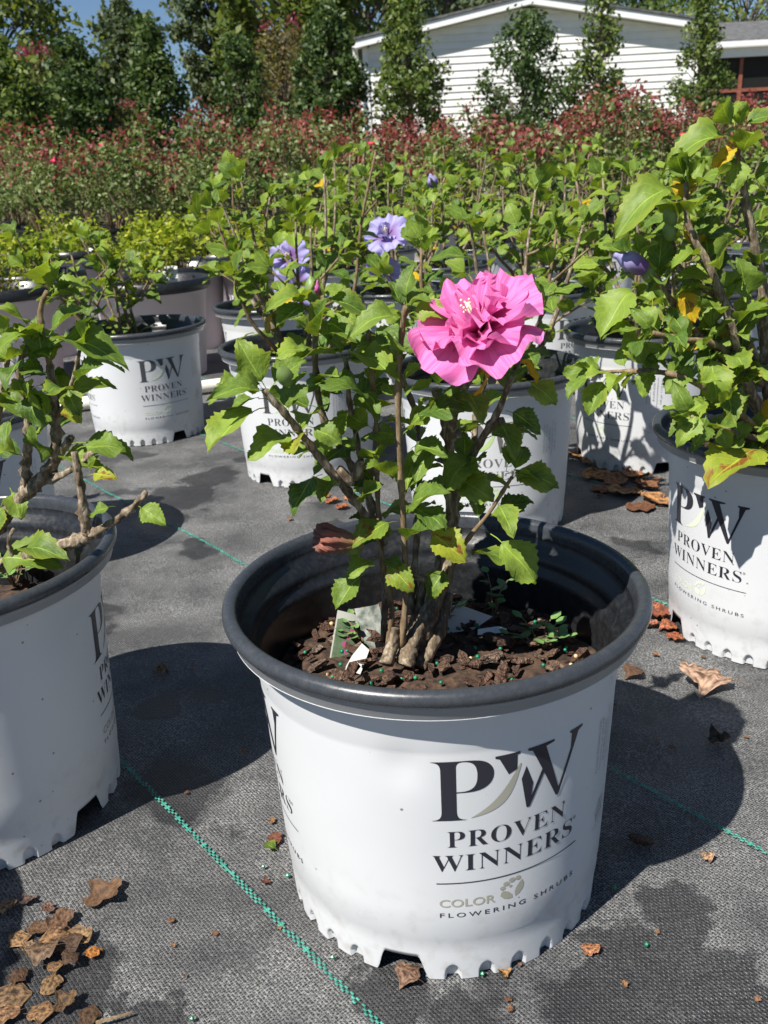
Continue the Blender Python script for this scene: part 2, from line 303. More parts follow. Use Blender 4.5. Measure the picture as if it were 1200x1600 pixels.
# ---------------------------------------------------------------- ground
def fabricmat():
    m, n, l, b = newmat('woven_ground_fabric')
    g = N(n, 'ShaderNodeNewGeometry')
    mp = N(n, 'ShaderNodeMapping'); mp.inputs['Rotation'].default_value = (0, 0, math.atan2(.62, .785) * -1 ); l.new(g.outputs['Position'], mp.inputs[0])
    wob = N(n, 'ShaderNodeTexNoise'); wob.inputs['Scale'].default_value = 6; l.new(g.outputs['Position'], wob.inputs['Vector'])
    sp = N(n, 'ShaderNodeSeparateXYZ'); l.new(mp.outputs[0], sp.inputs[0])
    P1, P2 = 2*math.pi/.0048, 2*math.pi/.0040
    wv = math_node(n, l, 'MULTIPLY', wob.outputs['Fac'], 3.5)
    sx = math_node(n, l, 'SINE', math_node(n, l, 'ADD', math_node(n, l, 'MULTIPLY', sp.outputs[0], P1), wv))
    sy = math_node(n, l, 'SINE', math_node(n, l, 'ADD', math_node(n, l, 'MULTIPLY', sp.outputs[1], P2), wv))
    gap = math_node(n, l, 'MINIMUM', math_node(n, l, 'ABSOLUTE', sx), math_node(n, l, 'ABSOLUTE', sy))     # 0 in the grooves
    over = math_node(n, l, 'MULTIPLY', sx, sy)
    # dust: broad patches, speckle, more in the grooves
    n1 = N(n, 'ShaderNodeTexNoise'); n1.inputs['Scale'].default_value = 8.5; n1.inputs['Detail'].default_value = 7; n1.inputs['Roughness'].default_value = .62; l.new(g.outputs['Position'], n1.inputs['Vector'])
    n2 = N(n, 'ShaderNodeTexNoise'); n2.inputs['Scale'].default_value = 560; n2.inputs['Detail'].default_value = 4; n2.inputs['Roughness'].default_value = .7; l.new(g.outputs['Position'], n2.inputs['Vector'])
    patch = N(n, 'ShaderNodeMapRange'); patch.inputs[1].default_value = .40; patch.inputs[2].default_value = .66; l.new(n1.outputs['Fac'], patch.inputs[0])
    gr = N(n, 'ShaderNodeMapRange'); gr.inputs[1].default_value = .42; gr.inputs[2].default_value = .0; l.new(gap, gr.inputs[0])
    spk = N(n, 'ShaderNodeMapRange'); spk.inputs[1].default_value = .46; spk.inputs[2].default_value = .62; l.new(n2.outputs['Fac'], spk.inputs[0])
    dust = math_node(n, l, 'MULTIPLY', math_node(n, l, 'ADD', math_node(n, l, 'MULTIPLY', patch.outputs[0], .8), .42), math_node(n, l, 'ADD', math_node(n, l, 'MULTIPLY', gr.outputs[0], .5), math_node(n, l, 'MULTIPLY', spk.outputs[0], .5)))
    dust = math_node(n, l, 'MINIMUM', dust, 1.0)
    col = mixc(n, l, dust, (.022, .023, .026), (.42, .415, .40))
    # damp stains
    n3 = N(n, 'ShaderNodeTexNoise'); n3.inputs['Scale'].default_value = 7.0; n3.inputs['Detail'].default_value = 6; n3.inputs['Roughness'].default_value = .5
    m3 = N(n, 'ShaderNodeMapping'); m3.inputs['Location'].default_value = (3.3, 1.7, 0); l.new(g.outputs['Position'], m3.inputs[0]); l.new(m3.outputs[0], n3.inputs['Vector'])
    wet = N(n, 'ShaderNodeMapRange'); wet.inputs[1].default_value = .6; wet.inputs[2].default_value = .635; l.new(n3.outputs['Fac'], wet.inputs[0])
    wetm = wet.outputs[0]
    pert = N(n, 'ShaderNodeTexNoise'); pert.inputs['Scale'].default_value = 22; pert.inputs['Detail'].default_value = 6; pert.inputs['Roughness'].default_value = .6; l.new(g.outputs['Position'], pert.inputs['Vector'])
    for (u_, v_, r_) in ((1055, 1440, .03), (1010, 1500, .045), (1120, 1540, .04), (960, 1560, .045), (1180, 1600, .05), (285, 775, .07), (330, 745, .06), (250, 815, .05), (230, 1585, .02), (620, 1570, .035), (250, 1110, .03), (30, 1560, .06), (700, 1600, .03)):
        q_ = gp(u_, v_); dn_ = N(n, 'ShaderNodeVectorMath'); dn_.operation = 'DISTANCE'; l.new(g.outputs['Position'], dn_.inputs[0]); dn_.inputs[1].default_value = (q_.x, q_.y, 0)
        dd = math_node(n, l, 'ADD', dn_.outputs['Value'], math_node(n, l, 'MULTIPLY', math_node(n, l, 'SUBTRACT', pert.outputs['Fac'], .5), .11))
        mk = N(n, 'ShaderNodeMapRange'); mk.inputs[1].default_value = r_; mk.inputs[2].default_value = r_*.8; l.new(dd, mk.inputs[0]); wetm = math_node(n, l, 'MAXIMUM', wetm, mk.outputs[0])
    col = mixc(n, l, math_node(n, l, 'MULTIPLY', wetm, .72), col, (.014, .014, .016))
    l.new(col, b.inputs['Base Color'])
    l.new(math_node(n, l, 'SUBTRACT', .62, math_node(n, l, 'MULTIPLY', wetm, .2)), b.inputs['Roughness']); b.inputs['Specular IOR Level'].default_value = .35
    bp = N(n, 'ShaderNodeBump'); bp.inputs['Strength'].default_value = .55; bp.inputs['Distance'].default_value = .0014
    l.new(math_node(n, l, 'ADD', gap, math_node(n, l, 'MULTIPLY', over, .5)), bp.inputs['Height'])
    b2 = N(n, 'ShaderNodeBump'); b2.inputs['Strength'].default_value = .5; b2.inputs['Distance'].default_value = .012; l.new(n1.outputs['Fac'], b2.inputs['Height'])
    l.new(b2.outputs[0], bp.inputs['Normal']); l.new(bp.outputs[0], b.inputs['Normal'])
    return m
gm = MB().add([(-300, -60, -.02), (300, -60, -.02), (300, 420, -.02), (-300, 420, -.02)], [(0, 1, 2, 3)])
tag(obj('ground', gm.me('ground', plain('dry_grass_soil', (.09, .1, .035), (.2, .17, .1), .95, 1.2, .6, 30))), kind='structure')
FAB = fabricmat()
def fabric_z(x, y):
    d = .0022 * noise.noise(Vector((x*5, y*5, 2.0))) + .0016 * noise.noise(Vector(((x*.785+y*.62)*16, (x*.62-y*.785)*3, 5))) + .001 * noise.noise(Vector((x*14, y*14, 7)))
    return d * sstep(.25, .5, y)
V, F = [], []
xs = np.concatenate([np.linspace(-9, -1.3, 12)[:-1], np.linspace(-1.3, 1.3, 66), np.linspace(1.3, 10, 12)[1:]]); ys = np.concatenate([np.linspace(-2, .2, 5)[:-1], np.linspace(.2, 2.6, 61), np.linspace(2.6, 14, 14)[1:]])
for y in ys:
    for x in xs: V.append((x, y, fabric_z(x, y) - .001))
nx = len(xs)
for j in range(len(ys)-1):
    for i in range(nx-1): F.append((j*nx+i, j*nx+i+1, (j+1)*nx+i+1, (j+1)*nx+i))
mat_sheet = tag(obj('ground_cover_fabric', mesh('fabric', V, F, FAB, True)), kind='structure')
# woven green marker yarns: two rows of stitches per stripe, every 0.305 m
GREEN = plain('green_marker_yarn', (.02, .15, .115), (.06, .3, .23), .6, 150)
rnd = random.Random(5)
dv, nv = Vector((.62, -.785, 0)), Vector((.785, .62, 0))
for c0, a, bnd in ((.243, -1.1, .3), (.564, -2.0, .3), (.868, -3.0, .0), (1.172, -3.4, -.2), (1.476, -3.6, -.3)):
    mb = MB(); t = a; k = 0
    while t < bnd:
        L = .0031
        for row in (0, 1, 2):
            if (k + row) % 2 == 0 or (row == 1 and rnd.random() < .35):
                if rnd.random() < .06: continue
                o = nv * (c0 + (row-1) * .0016 + .004*math.sin(t*3+c0*9)) + dv * t
                hw, hl = .00085, L*.5
                P = [o - nv*hw - dv*hl, o + nv*hw - dv*hl, o + nv*hw + dv*hl, o - nv*hw + dv*hl]
                z = fabric_z(o.x, o.y) + .0012
                mb.add([(p.x, p.y, z) for p in P] + [(o.x, o.y, z+.0006)], [(0, 1, 4), (1, 2, 4), (2, 3, 4), (3, 0, 4)])
        t += L; k += 1
    s_ = obj('marker_stripe', mb.me('stripe', GREEN), mat_sheet); s_['kind'] = 'stuff'

# ---------------------------------------------------------------- house
SIDING = plain('white_vinyl_siding', (.72, .71, .68), (.8, .79, .76), .55, 3)
TRIMW = plain('white_trim_paint', (.78, .78, .78), (.82, .82, .82), .45, 5)
SHING = plain('grey_shingles', (.06, .06, .062), (.14, .14, .14), .9, 9, .8, 40)
BROWN = plain('red_brown_paint', (.2, .06, .035), (.27, .09, .055), .6, 12)
house = empty('house', (3.7, 22, 0), 'white vinyl sided house with a low gable behind the hollies', 'house')
HO = Vector((3.7, 22, 0))
xl, xr, xp, ze, zp = .12, 7.26, 3.69, 3.17, 3.80
def zr(x): return ze + (zp-ze) * (1 - abs(x-xp)/(xp-xl))
z = .35; ch = .142; k = 0
while z < zp - .05:
    z1 = min(z + ch, zp - .02)
    def lim(zz, s):
        if zz <= ze: return xl if s < 0 else xr
        d = (xp-xl) * (1 - (zz-ze)/(zp-ze)); return xp + s*d
    a0, a1, b0, b1 = lim(z, -1), lim(z, 1), lim(z1, -1), lim(z1, 1)
    yf, yt, yb = 22-.024, 22-.004, 22.02
    vv = [(a0, yf, z), (a1, yf, z), (b1, yt, z1), (b0, yt, z1), (a0, yb, z), (a1, yb, z), (b1, yb, z1), (b0, yb, z1)]
    pm = mesh('plank', [Vector(v)-HO for v in vv], [(0, 1, 2, 3), (5, 4, 7, 6), (4, 5, 1, 0), (3, 2, 6, 7), (4, 0, 3, 7), (1, 5, 6, 2)], SIDING)
    obj('siding_plank', pm, house); z += ch; k += 1
def hpart(name, m, mat):
    m.V = [tuple(Vector(v)-HO) for v in m.V]; return obj(name, m.me(name, mat), house)
hpart('side_wall', MB().box((xl+.01, 22.03, 0), (xl+.12, 34, ze)), SIDING); hpart('side_wall', MB().box((xr-.12, 22.03, 0), (xr-.01, 34, ze)), SIDING)
hpart('foundation_skirt', MB().box((xl+.02, 22.0, 0), (xr-.02, 22.03, .34)), plain('skirt', (.35, .34, .32)))
def slab(x0, z0, x1, z1, y0, y1, th):
    return MB().add([(x0, y0, z0), (x1, y0, z1), (x1, y1, z1), (x0, y1, z0), (x0, y0, z0+th), (x1, y0, z1+th), (x1, y1, z1+th), (x0, y1, z0+th)],
                    [(0,3,2,1),(4,5,6,7),(0,1,5,4),(1,2,6,5),(2,3,7,6),(3,0,4,7)])
sl = (zp-ze)/(xp-xl); ov = .22
for sgn in (-1, 1):
    xe = xl-ov if sgn < 0 else xr+.03
    zE = ze - sl*(ov if sgn < 0 else .03)
    hpart('rake_board', slab(xe, zE+.0, xp, zp, 21.72, 21.76, .15), TRIMW)
    hpart('soffit', slab(xe, zE+.01, xp, zp+.01, 21.765, 22.1, .02), TRIMW)
    hpart('roof', slab(xe-sgn*-.03, zE+.155, xp, zp+.155, 21.69, 34, .05), SHING)
    g_ = MB().box((xe-.06, 21.74, zE+.02), (xe+.06, 34, zE+.14)); hpart('gutter', g_, TRIMW)
    xc = xl if sgn < 0 else xr
    hpart('corner_trim', MB().box((xc-.06, 21.955, .3), (xc+.06, 22.06, ze)), TRIMW)
    xd = xc + sgn*.11
    hpart('downspout', MB().tube([(xe, 21.85, zE+.03), (xe, 21.88, zE-.12), (xd, 21.9, zE-.35), (xd, 21.9, .4)], [.04]*4, 6), TRIMW)
# porch on the house's right flank
porch = empty('screened_porch', (9.4, 22.6, 0), 'dark screened porch with red-brown frame beside the white house', 'porch')
PO = Vector((9.4, 22.6, 0))
def ppart(name, m, mat):
    m.V = [tuple(Vector(v)-PO) for v in m.V]; return obj(name, m.me(name, mat), porch)
ppart('porch_roof', MB().add([(7.5, 22.25, 2.93), (12.5, 22.25, 2.93), (12.5, 26, 3.75), (7.5, 26, 3.75), (7.5, 22.25, 2.97), (12.5, 22.25, 2.97), (12.5, 26, 3.79), (7.5, 26, 3.79)],
      [(0,3,2,1),(4,5,6,7),(0,1,5,4),(1,2,6,5),(2,3,7,6),(3,0,4,7)]), SHING)
ppart('gutter', MB().box((7.5, 22.16, 2.82), (12.5, 22.24, 2.93)), TRIMW)
ppart('fascia', MB().box((7.5, 22.3, 2.62), (12.5, 22.36, 2.84)), TRIMW)
ppart('back_wall', MB().box((7.4, 26.0, 0), (12.6, 26.1, 3.7)), plain('porch_back_wall', (.2, .16, .12), (.26, .2, .15), .8, 3))
ppart('porch_side', MB().box((12.5, 22.4, 0), (12.6, 26, 2.9)), plain('porch_side_wall', (.12, .09, .07)))
for x in (7.55, 8.55, 9.55, 10.55, 11.55): ppart('post', MB().box((x-.04, 22.45, 0), (x+.04, 22.53, 2.62)), BROWN)
ppart('rail', MB().box((7.5, 22.462, 1.92), (12.5, 22.518, 1.99)), BROWN); ppart('rail', MB().box((7.5, 22.462, 1.42), (12.5, 22.518, 1.5)), BROWN); ppart('kick_panel', MB().box((7.5, 22.47, 0), (12.5, 22.51, 1.0)), BROWN)
def screenmat():
    m, n, l, b = newmat('insect_screen'); b.inputs['Base Color'].default_value = (.02, .02, .02, 1); b.inputs['Roughness'].default_value = .6
    t = N(n, 'ShaderNodeBsdfTransparent'); t.inputs[0].default_value = (.75, .75, .75, 1); mx = N(n, 'ShaderNodeMixShader'); mx.inputs[0].default_value = .55; l.new(b.outputs[0], mx.inputs[1]); l.new(t.outputs[0], mx.inputs[2]); l.new(mx.outputs[0], n['Material Output'].inputs[0]); return m
SCR = screenmat()
for x in (7.55, 8.55, 9.55, 10.55): ppart('screen', MB().box((x+.045, 22.488, 1.0), (x+.955, 22.492, 2.61)), SCR)

# ---------------------------------------------------------------- foliage clouds
def cloud(name, rng, clumps, n, size, mat, up=.4, lo=.35, aspect=.55, out=.5):
    """n leaf-sized faces spread through the clumps (x, y, z, rx, rz)"""
    C = np.array(clumps, float); wgt = (C[:, 3]**2 * C[:, 4])**(2/3); ix = rng.choice(len(C), n, p=wgt/wgt.sum())
    d = rng.normal(size=(n, 3)); d /= np.linalg.norm(d, axis=1)[:, None]
    r = lo + (1-lo)*rng.random(n)**.5
    P = C[ix, :3] + d * r[:, None] * C[ix][:, [3, 3, 4]]
    P = P + rng.normal(size=(n, 3))*size*.7
    nrm = rng.normal(size=(n, 3)) + out*d*1.4; nrm[:, 2] += up; nrm /= np.linalg.norm(nrm, axis=1)[:, None]
    t = rng.normal(size=(n, 3)); t -= nrm * (t*nrm).sum(1)[:, None]; t /= np.linalg.norm(t, axis=1)[:, None]; b = np.cross(nrm, t)
    s = size * (.6 + .8*rng.random(n))[:, None]
    Vt = np.stack([P - t*s*.5, P + b*s*aspect*.5 + nrm*s*.12, P + t*s*.5, P - b*s*aspect*.5 + nrm*s*.12], 1).reshape(-1, 3)
    me = bpy.data.meshes.new(name); me.vertices.add(4*n); me.vertices.foreach_set('co', Vt.ravel())
    me.loops.add(4*n); me.loops.foreach_set('vertex_index', np.arange(4*n, dtype=np.int32)); me.polygons.add(n); me.polygons.foreach_set('loop_start', np.arange(0, 4*n, 4, dtype=np.int32))
    at_ = me.attributes.new('rnd', 'FLOAT', 'FACE'); at_.data.foreach_set('value', rng.random(n).astype(np.float32))
    me.update(); me.validate(); me.materials.append(mat); return me
def tree(name, x, Y, zt, wd, label, cat, kind, seed, zb=.1, group=None, n=5000, size=.1, mat=None, lean=0, gaps=.0, trunk_r=.05, blossom=0, dy=None):
    """kind: column (holly), pine, round. zt top height, wd width"""
    rng = np.random.default_rng(seed); root = empty(name, (x, Y, 0), label, cat, group)
    cl = []; h = zt - zb; prof = {'column': lambda t: (.8+.3*min(1, t*2))*(1-.75*max(0, t-.55)/.45), 'cone': lambda t: 1.75*(1-t)**1.1+.28,
                                  'round': lambda t: math.sin(math.pi*(t*.8+.12)), 'pine': lambda t: (0 if t < .32 else math.sin(math.pi*(t-.28)/.8))}[kind]
    nb = {'column': 150, 'cone': 150, 'round': 150, 'pine': 130}[kind]; n = int(n*1.35); mbt = MB()
    tp = [(0, 0, 0), (lean*.3+.03*rng.normal(), 0, h*.4), (lean*.7, .02, h*.75+zb), (lean, 0, zt-.08)]
    tp = smoothline(tp, 3); mbt.tube(tp, [trunk_r*(1-.85*i/(len(tp)-1)) for i in range(len(tp))], 7, .2, seed)
    for i in range(nb):
        t = rng.random()**.85; rr = prof(t)*wd/2
        if kind in ('column', 'cone'): t = .12+.88*t
        if rr <= .02: continue
        a = rng.random()*2*math.pi; q = rr*(.3+.75*rng.random()**.7); cz = zb + t*h
        cr = wd*(.055+.085*rng.random())*(.6+.4*rr/(wd/2)) * (.85 if kind == 'pine' else 1)
        cx, cy = lean*t + math.cos(a)*q, math.sin(a)*q
        cl.append((cx, cy, cz, cr, cr*(.55 if kind == 'pine' else .95)))
        mbt.tube(smoothline([(lean*t*.9, 0, max(.05, cz-rr*.7)), (cx*.5+lean*t*.5, cy*.5, cz-rr*.25), (cx, cy, cz)], 2), [trunk_r*.3, trunk_r*.25, trunk_r*.2, trunk_r*.14, .004][:5], 4)
    cl.append((lean, 0, zt-wd*.06, wd*.08, wd*.1))
    obj('trunk', mbt.me('trunk', TBARK, True), root)
    obj('crown', cloud('crown', rng, cl, n, size, mat or HOLLY, lo=.3), root)
    if blossom:
        tops = sorted(cl, key=lambda c: -c[2]-c[3]*.5*rng.random())[:9]
        obj('blossom', cloud('blossom', rng, [(c[0]*1.1, c[1]*1.1-.1, c[2]+c[4]*.5, c[3]*.5, c[4]*.45) for c in tops], blossom, size*.7, PINKF), root)
    return root
def tz(u, v, Y): p = at(u, v, Y); return p.x, p.z
# hollies in front of the house
HG = 'hollies in front of the house'
for u, v, Y, wpx, lab, kind, seed, n, mat, ln in (
    (646, 6, 16.5, 96, 'dense columnar holly at the left end of the white house', 'column', 11, 5200, HOLLYB, -.1),
    (812, 22, 16, 116, 'broad airy holly in the middle of the white gable', 'column', 12, 4300, HOLLY, .1),
    (930, -10, 16, 74, 'thin holly with a bare upper trunk before the white siding', 'cone', 13, 3000, HOLLYB, .05),
    (1084, -20, 17, 64, 'slender holly at the corner between house and porch', 'cone', 14, 3200, HOLLYB, .05)):
    x, zt = tz(u, v, Y); wd = wpx/FPX*Y
    tree('holly_tree', at(u, 200, Y).x, Y, zt, wd, lab, 'tree', kind, seed, .25, HG, n, .085, mat, ln)
# hollies and other trees on the left
LG = 'trees along the left background'
for nm, u, v, Y, wpx, lab, kind, seed, n, sz, mat, bl, zb in (
    ('holly_tree', 28, 88, 13, 140, 'bright leaved holly at the left edge above the rose field', 'column', 21, 5200, .085, HOLLYB, 0, .1),
    ('holly_tree', 128, 70, 15, 105, 'dark rounded holly beside the pink crape myrtle', 'column', 22, 5000, .09, HOLLY, 0, .1),
    ('holly_tree', 252, 34, 16, 84, 'conical holly standing under the gap of blue sky', 'cone', 23, 5200, .09, HOLLY, 0, .1),
    ('holly_tree', 385, 56, 17, 84, 'narrow conical holly before the tall pines', 'cone', 24, 4600, .09, HOLLY, 0, .1),
    ('holly_tree', 522, 10, 16.5, 92, 'tall dark holly just left of the white house', 'column', 25, 5600, .09, HOLLY, 0, .1),
    ('crape_myrtle', 85, 85, 17, 170, 'crape myrtle with pink blossom between two hollies', 'round', 26, 3000, .09, MYRT, 160, .5),
    ('crape_myrtle', 195, 165, 17.5, 110, 'low crape myrtle with dull pink blossom behind the conical holly', 'round', 27, 1800, .08, MYRT, 200, .2),
    ('crape_myrtle', 450, 45, 20, 190, 'thin brownish crape myrtle behind the narrow holly', 'round', 28, 2600, .09, MYRT, 90, .3),
    ('broadleaf_tree', 20, -90, 24, 230, 'yellow-green broadleaf tree towering over the left hollies', 'round', 31, 8000, .17, DECID, 0, .5),
    ('broadleaf_tree', -75, -60, 20, 200, 'shaded dark broadleaf tree cut by the left picture edge', 'round', 32, 5200, .15, HOLLY, 0, .3),
    ('pine_tree', 218, 4, 32, 100, 'rounded pine crown standing free in the blue sky', 'pine', 33, 6500, .2, PINE, 0, .5),
    ('pine_tree', 352, -60, 34, 120, 'open pine with a forked trunk against the sky', 'pine', 34, 8000, .2, PINE, 0, .5),
    ('pine_tree', 470, -130, 30, 240, 'tall pine behind the brownish crape myrtle', 'pine', 35, 7000, .28, DECID, 0, .5),
    ('pine_tree', 585, -150, 36, 230, 'tall pine behind the left end of the house', 'pine', 36, 9000, .22, PINE, 0, .5),
    ('pine_tree', 720, -160, 42, 260, 'far pine showing over the left roof slope', 'pine', 37, 5600, .35, PINE, 0, .5),
    ('broadleaf_tree', 1150, -75, 36, 330, 'broad green tree rising behind the porch roof', 'round', 38, 8000, .2, HOLLYB, 0, .5),
    ('broadleaf_tree', 985, -45, 40, 260, 'dark tree just showing over the right roof slope', 'round', 39, 5600, .22, HOLLY, 0, .5)):
    x, zt = tz(u, v, Y); wd = wpx/FPX*Y
    tree(nm, at(u, 220, Y).x, Y, zt, wd, lab, 'tree', kind, seed, zb, LG if u < 700 else 'trees behind the house', n, sz, mat, 0, 0, .05*Y/16 if kind != 'pine' else .17, bl)
# evergreen undergrowth that closes the back of the field
rng = np.random.default_rng(77)
cl = []
for i in range(150):
    u = -250 + 1750*rng.random(); Y = 18.2 + 2.5*rng.random() if u < 560 else 18.5+2*rng.random(); p = at(u, 300, Y)
    hh = (.7+1.1*rng.random()) if u < 560 else .3+.35*rng.random()
    cl.append((p.x, p.y, hh*.7, .5+.3*rng.random(), hh*.7))
tag(obj('undergrowth', cloud('undergrowth', rng, cl, 15000, .1, HOLLY)), 'dark green undergrowth closing the back of the field', 'undergrowth', kind='stuff')
cl = [(-22 + i*.62 + rng.normal()*.4, 46 + rng.random()*4, 1.0+rng.random()*2.6, .7+.5*rng.random(), .8+.7*rng.random()) for i in range(75)]
tag(obj('treeline', cloud('treeline', rng, cl, 16000, .24, HOLLY)), 'far dark treeline behind the pines', 'treeline', kind='stuff')

# ---------------------------------------------------------------- rose field
def rose_variant(seed, red):
    rng = np.random.default_rng(seed); canes = MB(); green = []; reds = []
    H = .62 + .12*rng.random()
    for i in range(13):
        a = rng.random()*6.28; q = .05+.24*rng.random(); hh = H*(.62+.45*rng.random())
        top = (math.cos(a)*q, math.sin(a)*q, .22+hh*.95)
        P = smoothline([(math.cos(a)*.03, math.sin(a)*.03, .2), (math.cos(a)*q*.6, math.sin(a)*q*.6, .22+hh*.5), top], 2)
        canes.tube(P, [.006, .005, .004, .003, .002], 4)
        for k in range(4):
            t = .35+.6*rng.random(); green.append((top[0]*t+rng.normal()*.03, top[1]*t+rng.normal()*.03, .22+hh*t*.95, .07+.04*rng.random(), .07))
        reds.append((top[0], top[1], top[2]-.02, .05, .07))
    g = cloud('rose_foliage', rng, green, int(1200-420*red), .036, ROSEG, lo=.1); r = cloud('rose_new_growth', rng, reds, int(150+560*red), .036, ROSER, lo=.1)
    return canes.me('canes', TWIG), g, r
RV = [rose_variant(100+i, (0.05, .2, .45, .8, 1.0, .7)[i]) for i in range(6)]
def potmesh_simple(Rr, Rb, h, mat, name):
    V, F = [], []; prof = [(Rb, .0), (Rr*.94, h*.9), (Rr, h*.91), (Rr, h), (Rr*.93, h), (Rr*.9, h*.85), (0.001, h*.84)]; n = 28
    for r, z in prof:
        for k in range(n): a = 6.2832*k/n; V.append((r*math.cos(a), r*math.sin(a), z))
    for i in range(len(prof)-1):
        for k in range(n): F.append((i*n+k, i*n+(k+1) % n, (i+1)*n+(k+1) % n, (i+1)*n+k))
    return mesh(name, V, F, mat, False)
RPOT = potmesh_simple(.14, .11, .23, BLACK, 'rose_pot')
rng_r = random.Random(9)
BLOOM = mesh('bloom', [(.022*math.cos(a)*(1 if k % 2 else .6), .022*math.sin(a)*(1 if k % 2 else .6), .012*(k % 2)) for k, a in enumerate(np.linspace(0, 6.2832, 11)[:-1])] + [(0, 0, -.008), (0, 0, .016)],
             [((k+1) % 10, k, 10) for k in range(10)] + [(k, (k+1) % 10, 11) for k in range(10)], plain('rose_bloom_red', (.55, .015, .06), (.68, .05, .13), .6, 30), True)
ROWN = ['front', 'second', 'third', 'fourth', 'fifth', 'sixth', 'rearmost']
for j, Y in enumerate((5.9, 6.65, 7.5, 8.4, 9.4, 10.6, 12.0)):
    half = 600/FPX*Y*1.12; x = -half - .1; i = 0
    while x < half + .3:
        bx_, by = x + rng_r.uniform(-.09, .09), Y + rng_r.uniform(-.14, .14)
        red = .08 + .34*sstep(-1.8, 1.8, bx_) + .115*j + rng_r.uniform(-.18, .18)
        vi = max(0, min(5, int(red*6)))
        rc = 'red tipped' if vi >= 3 else 'green'
        root = empty('rose_bush', (bx_, by, 0), f'{rc} rose bush in the {ROWN[j]} row of the rose field', 'rose bush', f'{rc} roses in the {ROWN[j]} row')
        ca, g, r = RV[vi]; rz = rng_r.uniform(0, 6.28); sc = rng_r.uniform(.8, 1.05)
        obj('pot', RPOT, root)
        for nm, me in (('canes', ca), ('foliage', g), ('red_foliage', r)):
            o = obj(nm, me, root); o.rotation_euler = (0, 0, rz); o.scale = (sc*1.05, sc*1.05, sc)
        if rng_r.random() < .16:
            o = obj('bloom', BLOOM, root, (rng_r.uniform(-.15, .15), rng_r.uniform(-.25, 0), rng_r.uniform(.68, .88)*sc)); o.scale = (1.3,)*3; o.rotation_euler = (rng_r.uniform(.2, 1), 0, 0)
        x += .5 + .03*j; i += 1

# ---------------------------------------------------------------- leaf and stem meshes for the hibiscus
def wprof(t):
    K = [(0, .0), (.05, .14), (.16, .29), (.3, .38), (.42, .40), (.5, .345), (.58, .32), (.68, .275), (.8, .2), (.9, .125), (.96, .07), (1, 0)]
    for (a, x), (b, y) in zip(K, K[1:]):
        if t <= b: return x + (y-x)*(t-a)/(b-a)
    return 0
def leaf_mesh(name, mat, seed, rows=17, half=2, fold=.25, droop=.25, width=1.0, wave=.05, tooth=.065):
    rg = random.Random(seed); V, F, UV = [], [], []; nc = 2*half+1; asym = rg.uniform(-.08, .08); lobe = rg.uniform(-.16, .13)
    for i in range(rows+1):
        t = i/rows; w0 = wprof(t)*width*(1+lobe*math.exp(-((t-.4)/.1)**2)-lobe*.6*math.exp(-((t-.56)/.08)**2))
        for j in range(nc):
            s = (j-half)/half; e = abs(s)
            w_ = w0*(1 + asym*(1 if s > 0 else -1))
            if e == 1 and 0 < i < rows:
                w_ *= 1 + (tooth if i % 2 else -tooth)
            x = s*w_; y = t + (.07*e*math.sin(math.pi*t) + (.012 if i % 2 else -.012)*(e == 1))
            z = fold*abs(x) - droop*t*t + wave*e*math.sin(t*9 + (s > 0)*1.7 + seed) + wave*.5*math.sin(7*t+3*s+seed)
            V.append((x, y+.3, z)); UV.append((s*.5+.5, t))
    for i in range(rows):
        for j in range(nc-1): F.append((i*nc+j, i*nc+j+1, (i+1)*nc+j+1, (i+1)*nc+j))
    b = len(V); r0 = .014        # petiole
    for (y, z, r) in ((0, -.06, r0), (.16, .0, r0*.9), (.32, .0, r0*.8)):
        for k in range(3): a = 2.094*k; V.append((r*math.cos(a), y, z+r*math.sin(a))); UV.append((.5, .02))
    for i in range(2):
        for k in range(3): F.append((b+i*3+k, b+i*3+(k+1) % 3, b+(i+1)*3+(k+1) % 3, b+(i+1)*3+k))
    me = mesh(name, V, F, mat, True); ul = me.uv_layers.new(name='UVMap'); li = np.zeros(len(me.loops), np.int32); me.loops.foreach_get('vertex_index', li)
    ul.data.foreach_set('uv', np.array(UV, np.float32)[li].ravel()); return me
LM = [leaf_mesh('leaf', LEAF, k, fold=f, droop=d, width=w_, wave=wv) for k, (f, d, w_, wv) in enumerate(((.4, .3, 1, .06), (.2, .5, 1.05, .08), (.75, .15, .9, .06), (.12, .35, 1.08, .09), (.5, .7, .92, .07), (.3, -.12, .95, .1)))]
LMY = [leaf_mesh('leaf', LEAFY, k+20, fold=.2, droop=.35, width=1.05) for k in range(2)]
LMG = [leaf_mesh('leaf', LEAFG, k+30, fold=.25, droop=.4, width=.95, wave=.08) for k in range(2)]
LL = [leaf_mesh('leaf', LEAF, k+40, rows=8, half=1, tooth=.04, fold=f, droop=d, width=1.05) for k, (f, d) in enumerate(((.3, .2), (.15, .45), (.45, .1), (.1, .3)))]
LLG = leaf_mesh('leaf', LEAFG, 52, rows=8, half=1, tooth=.04)

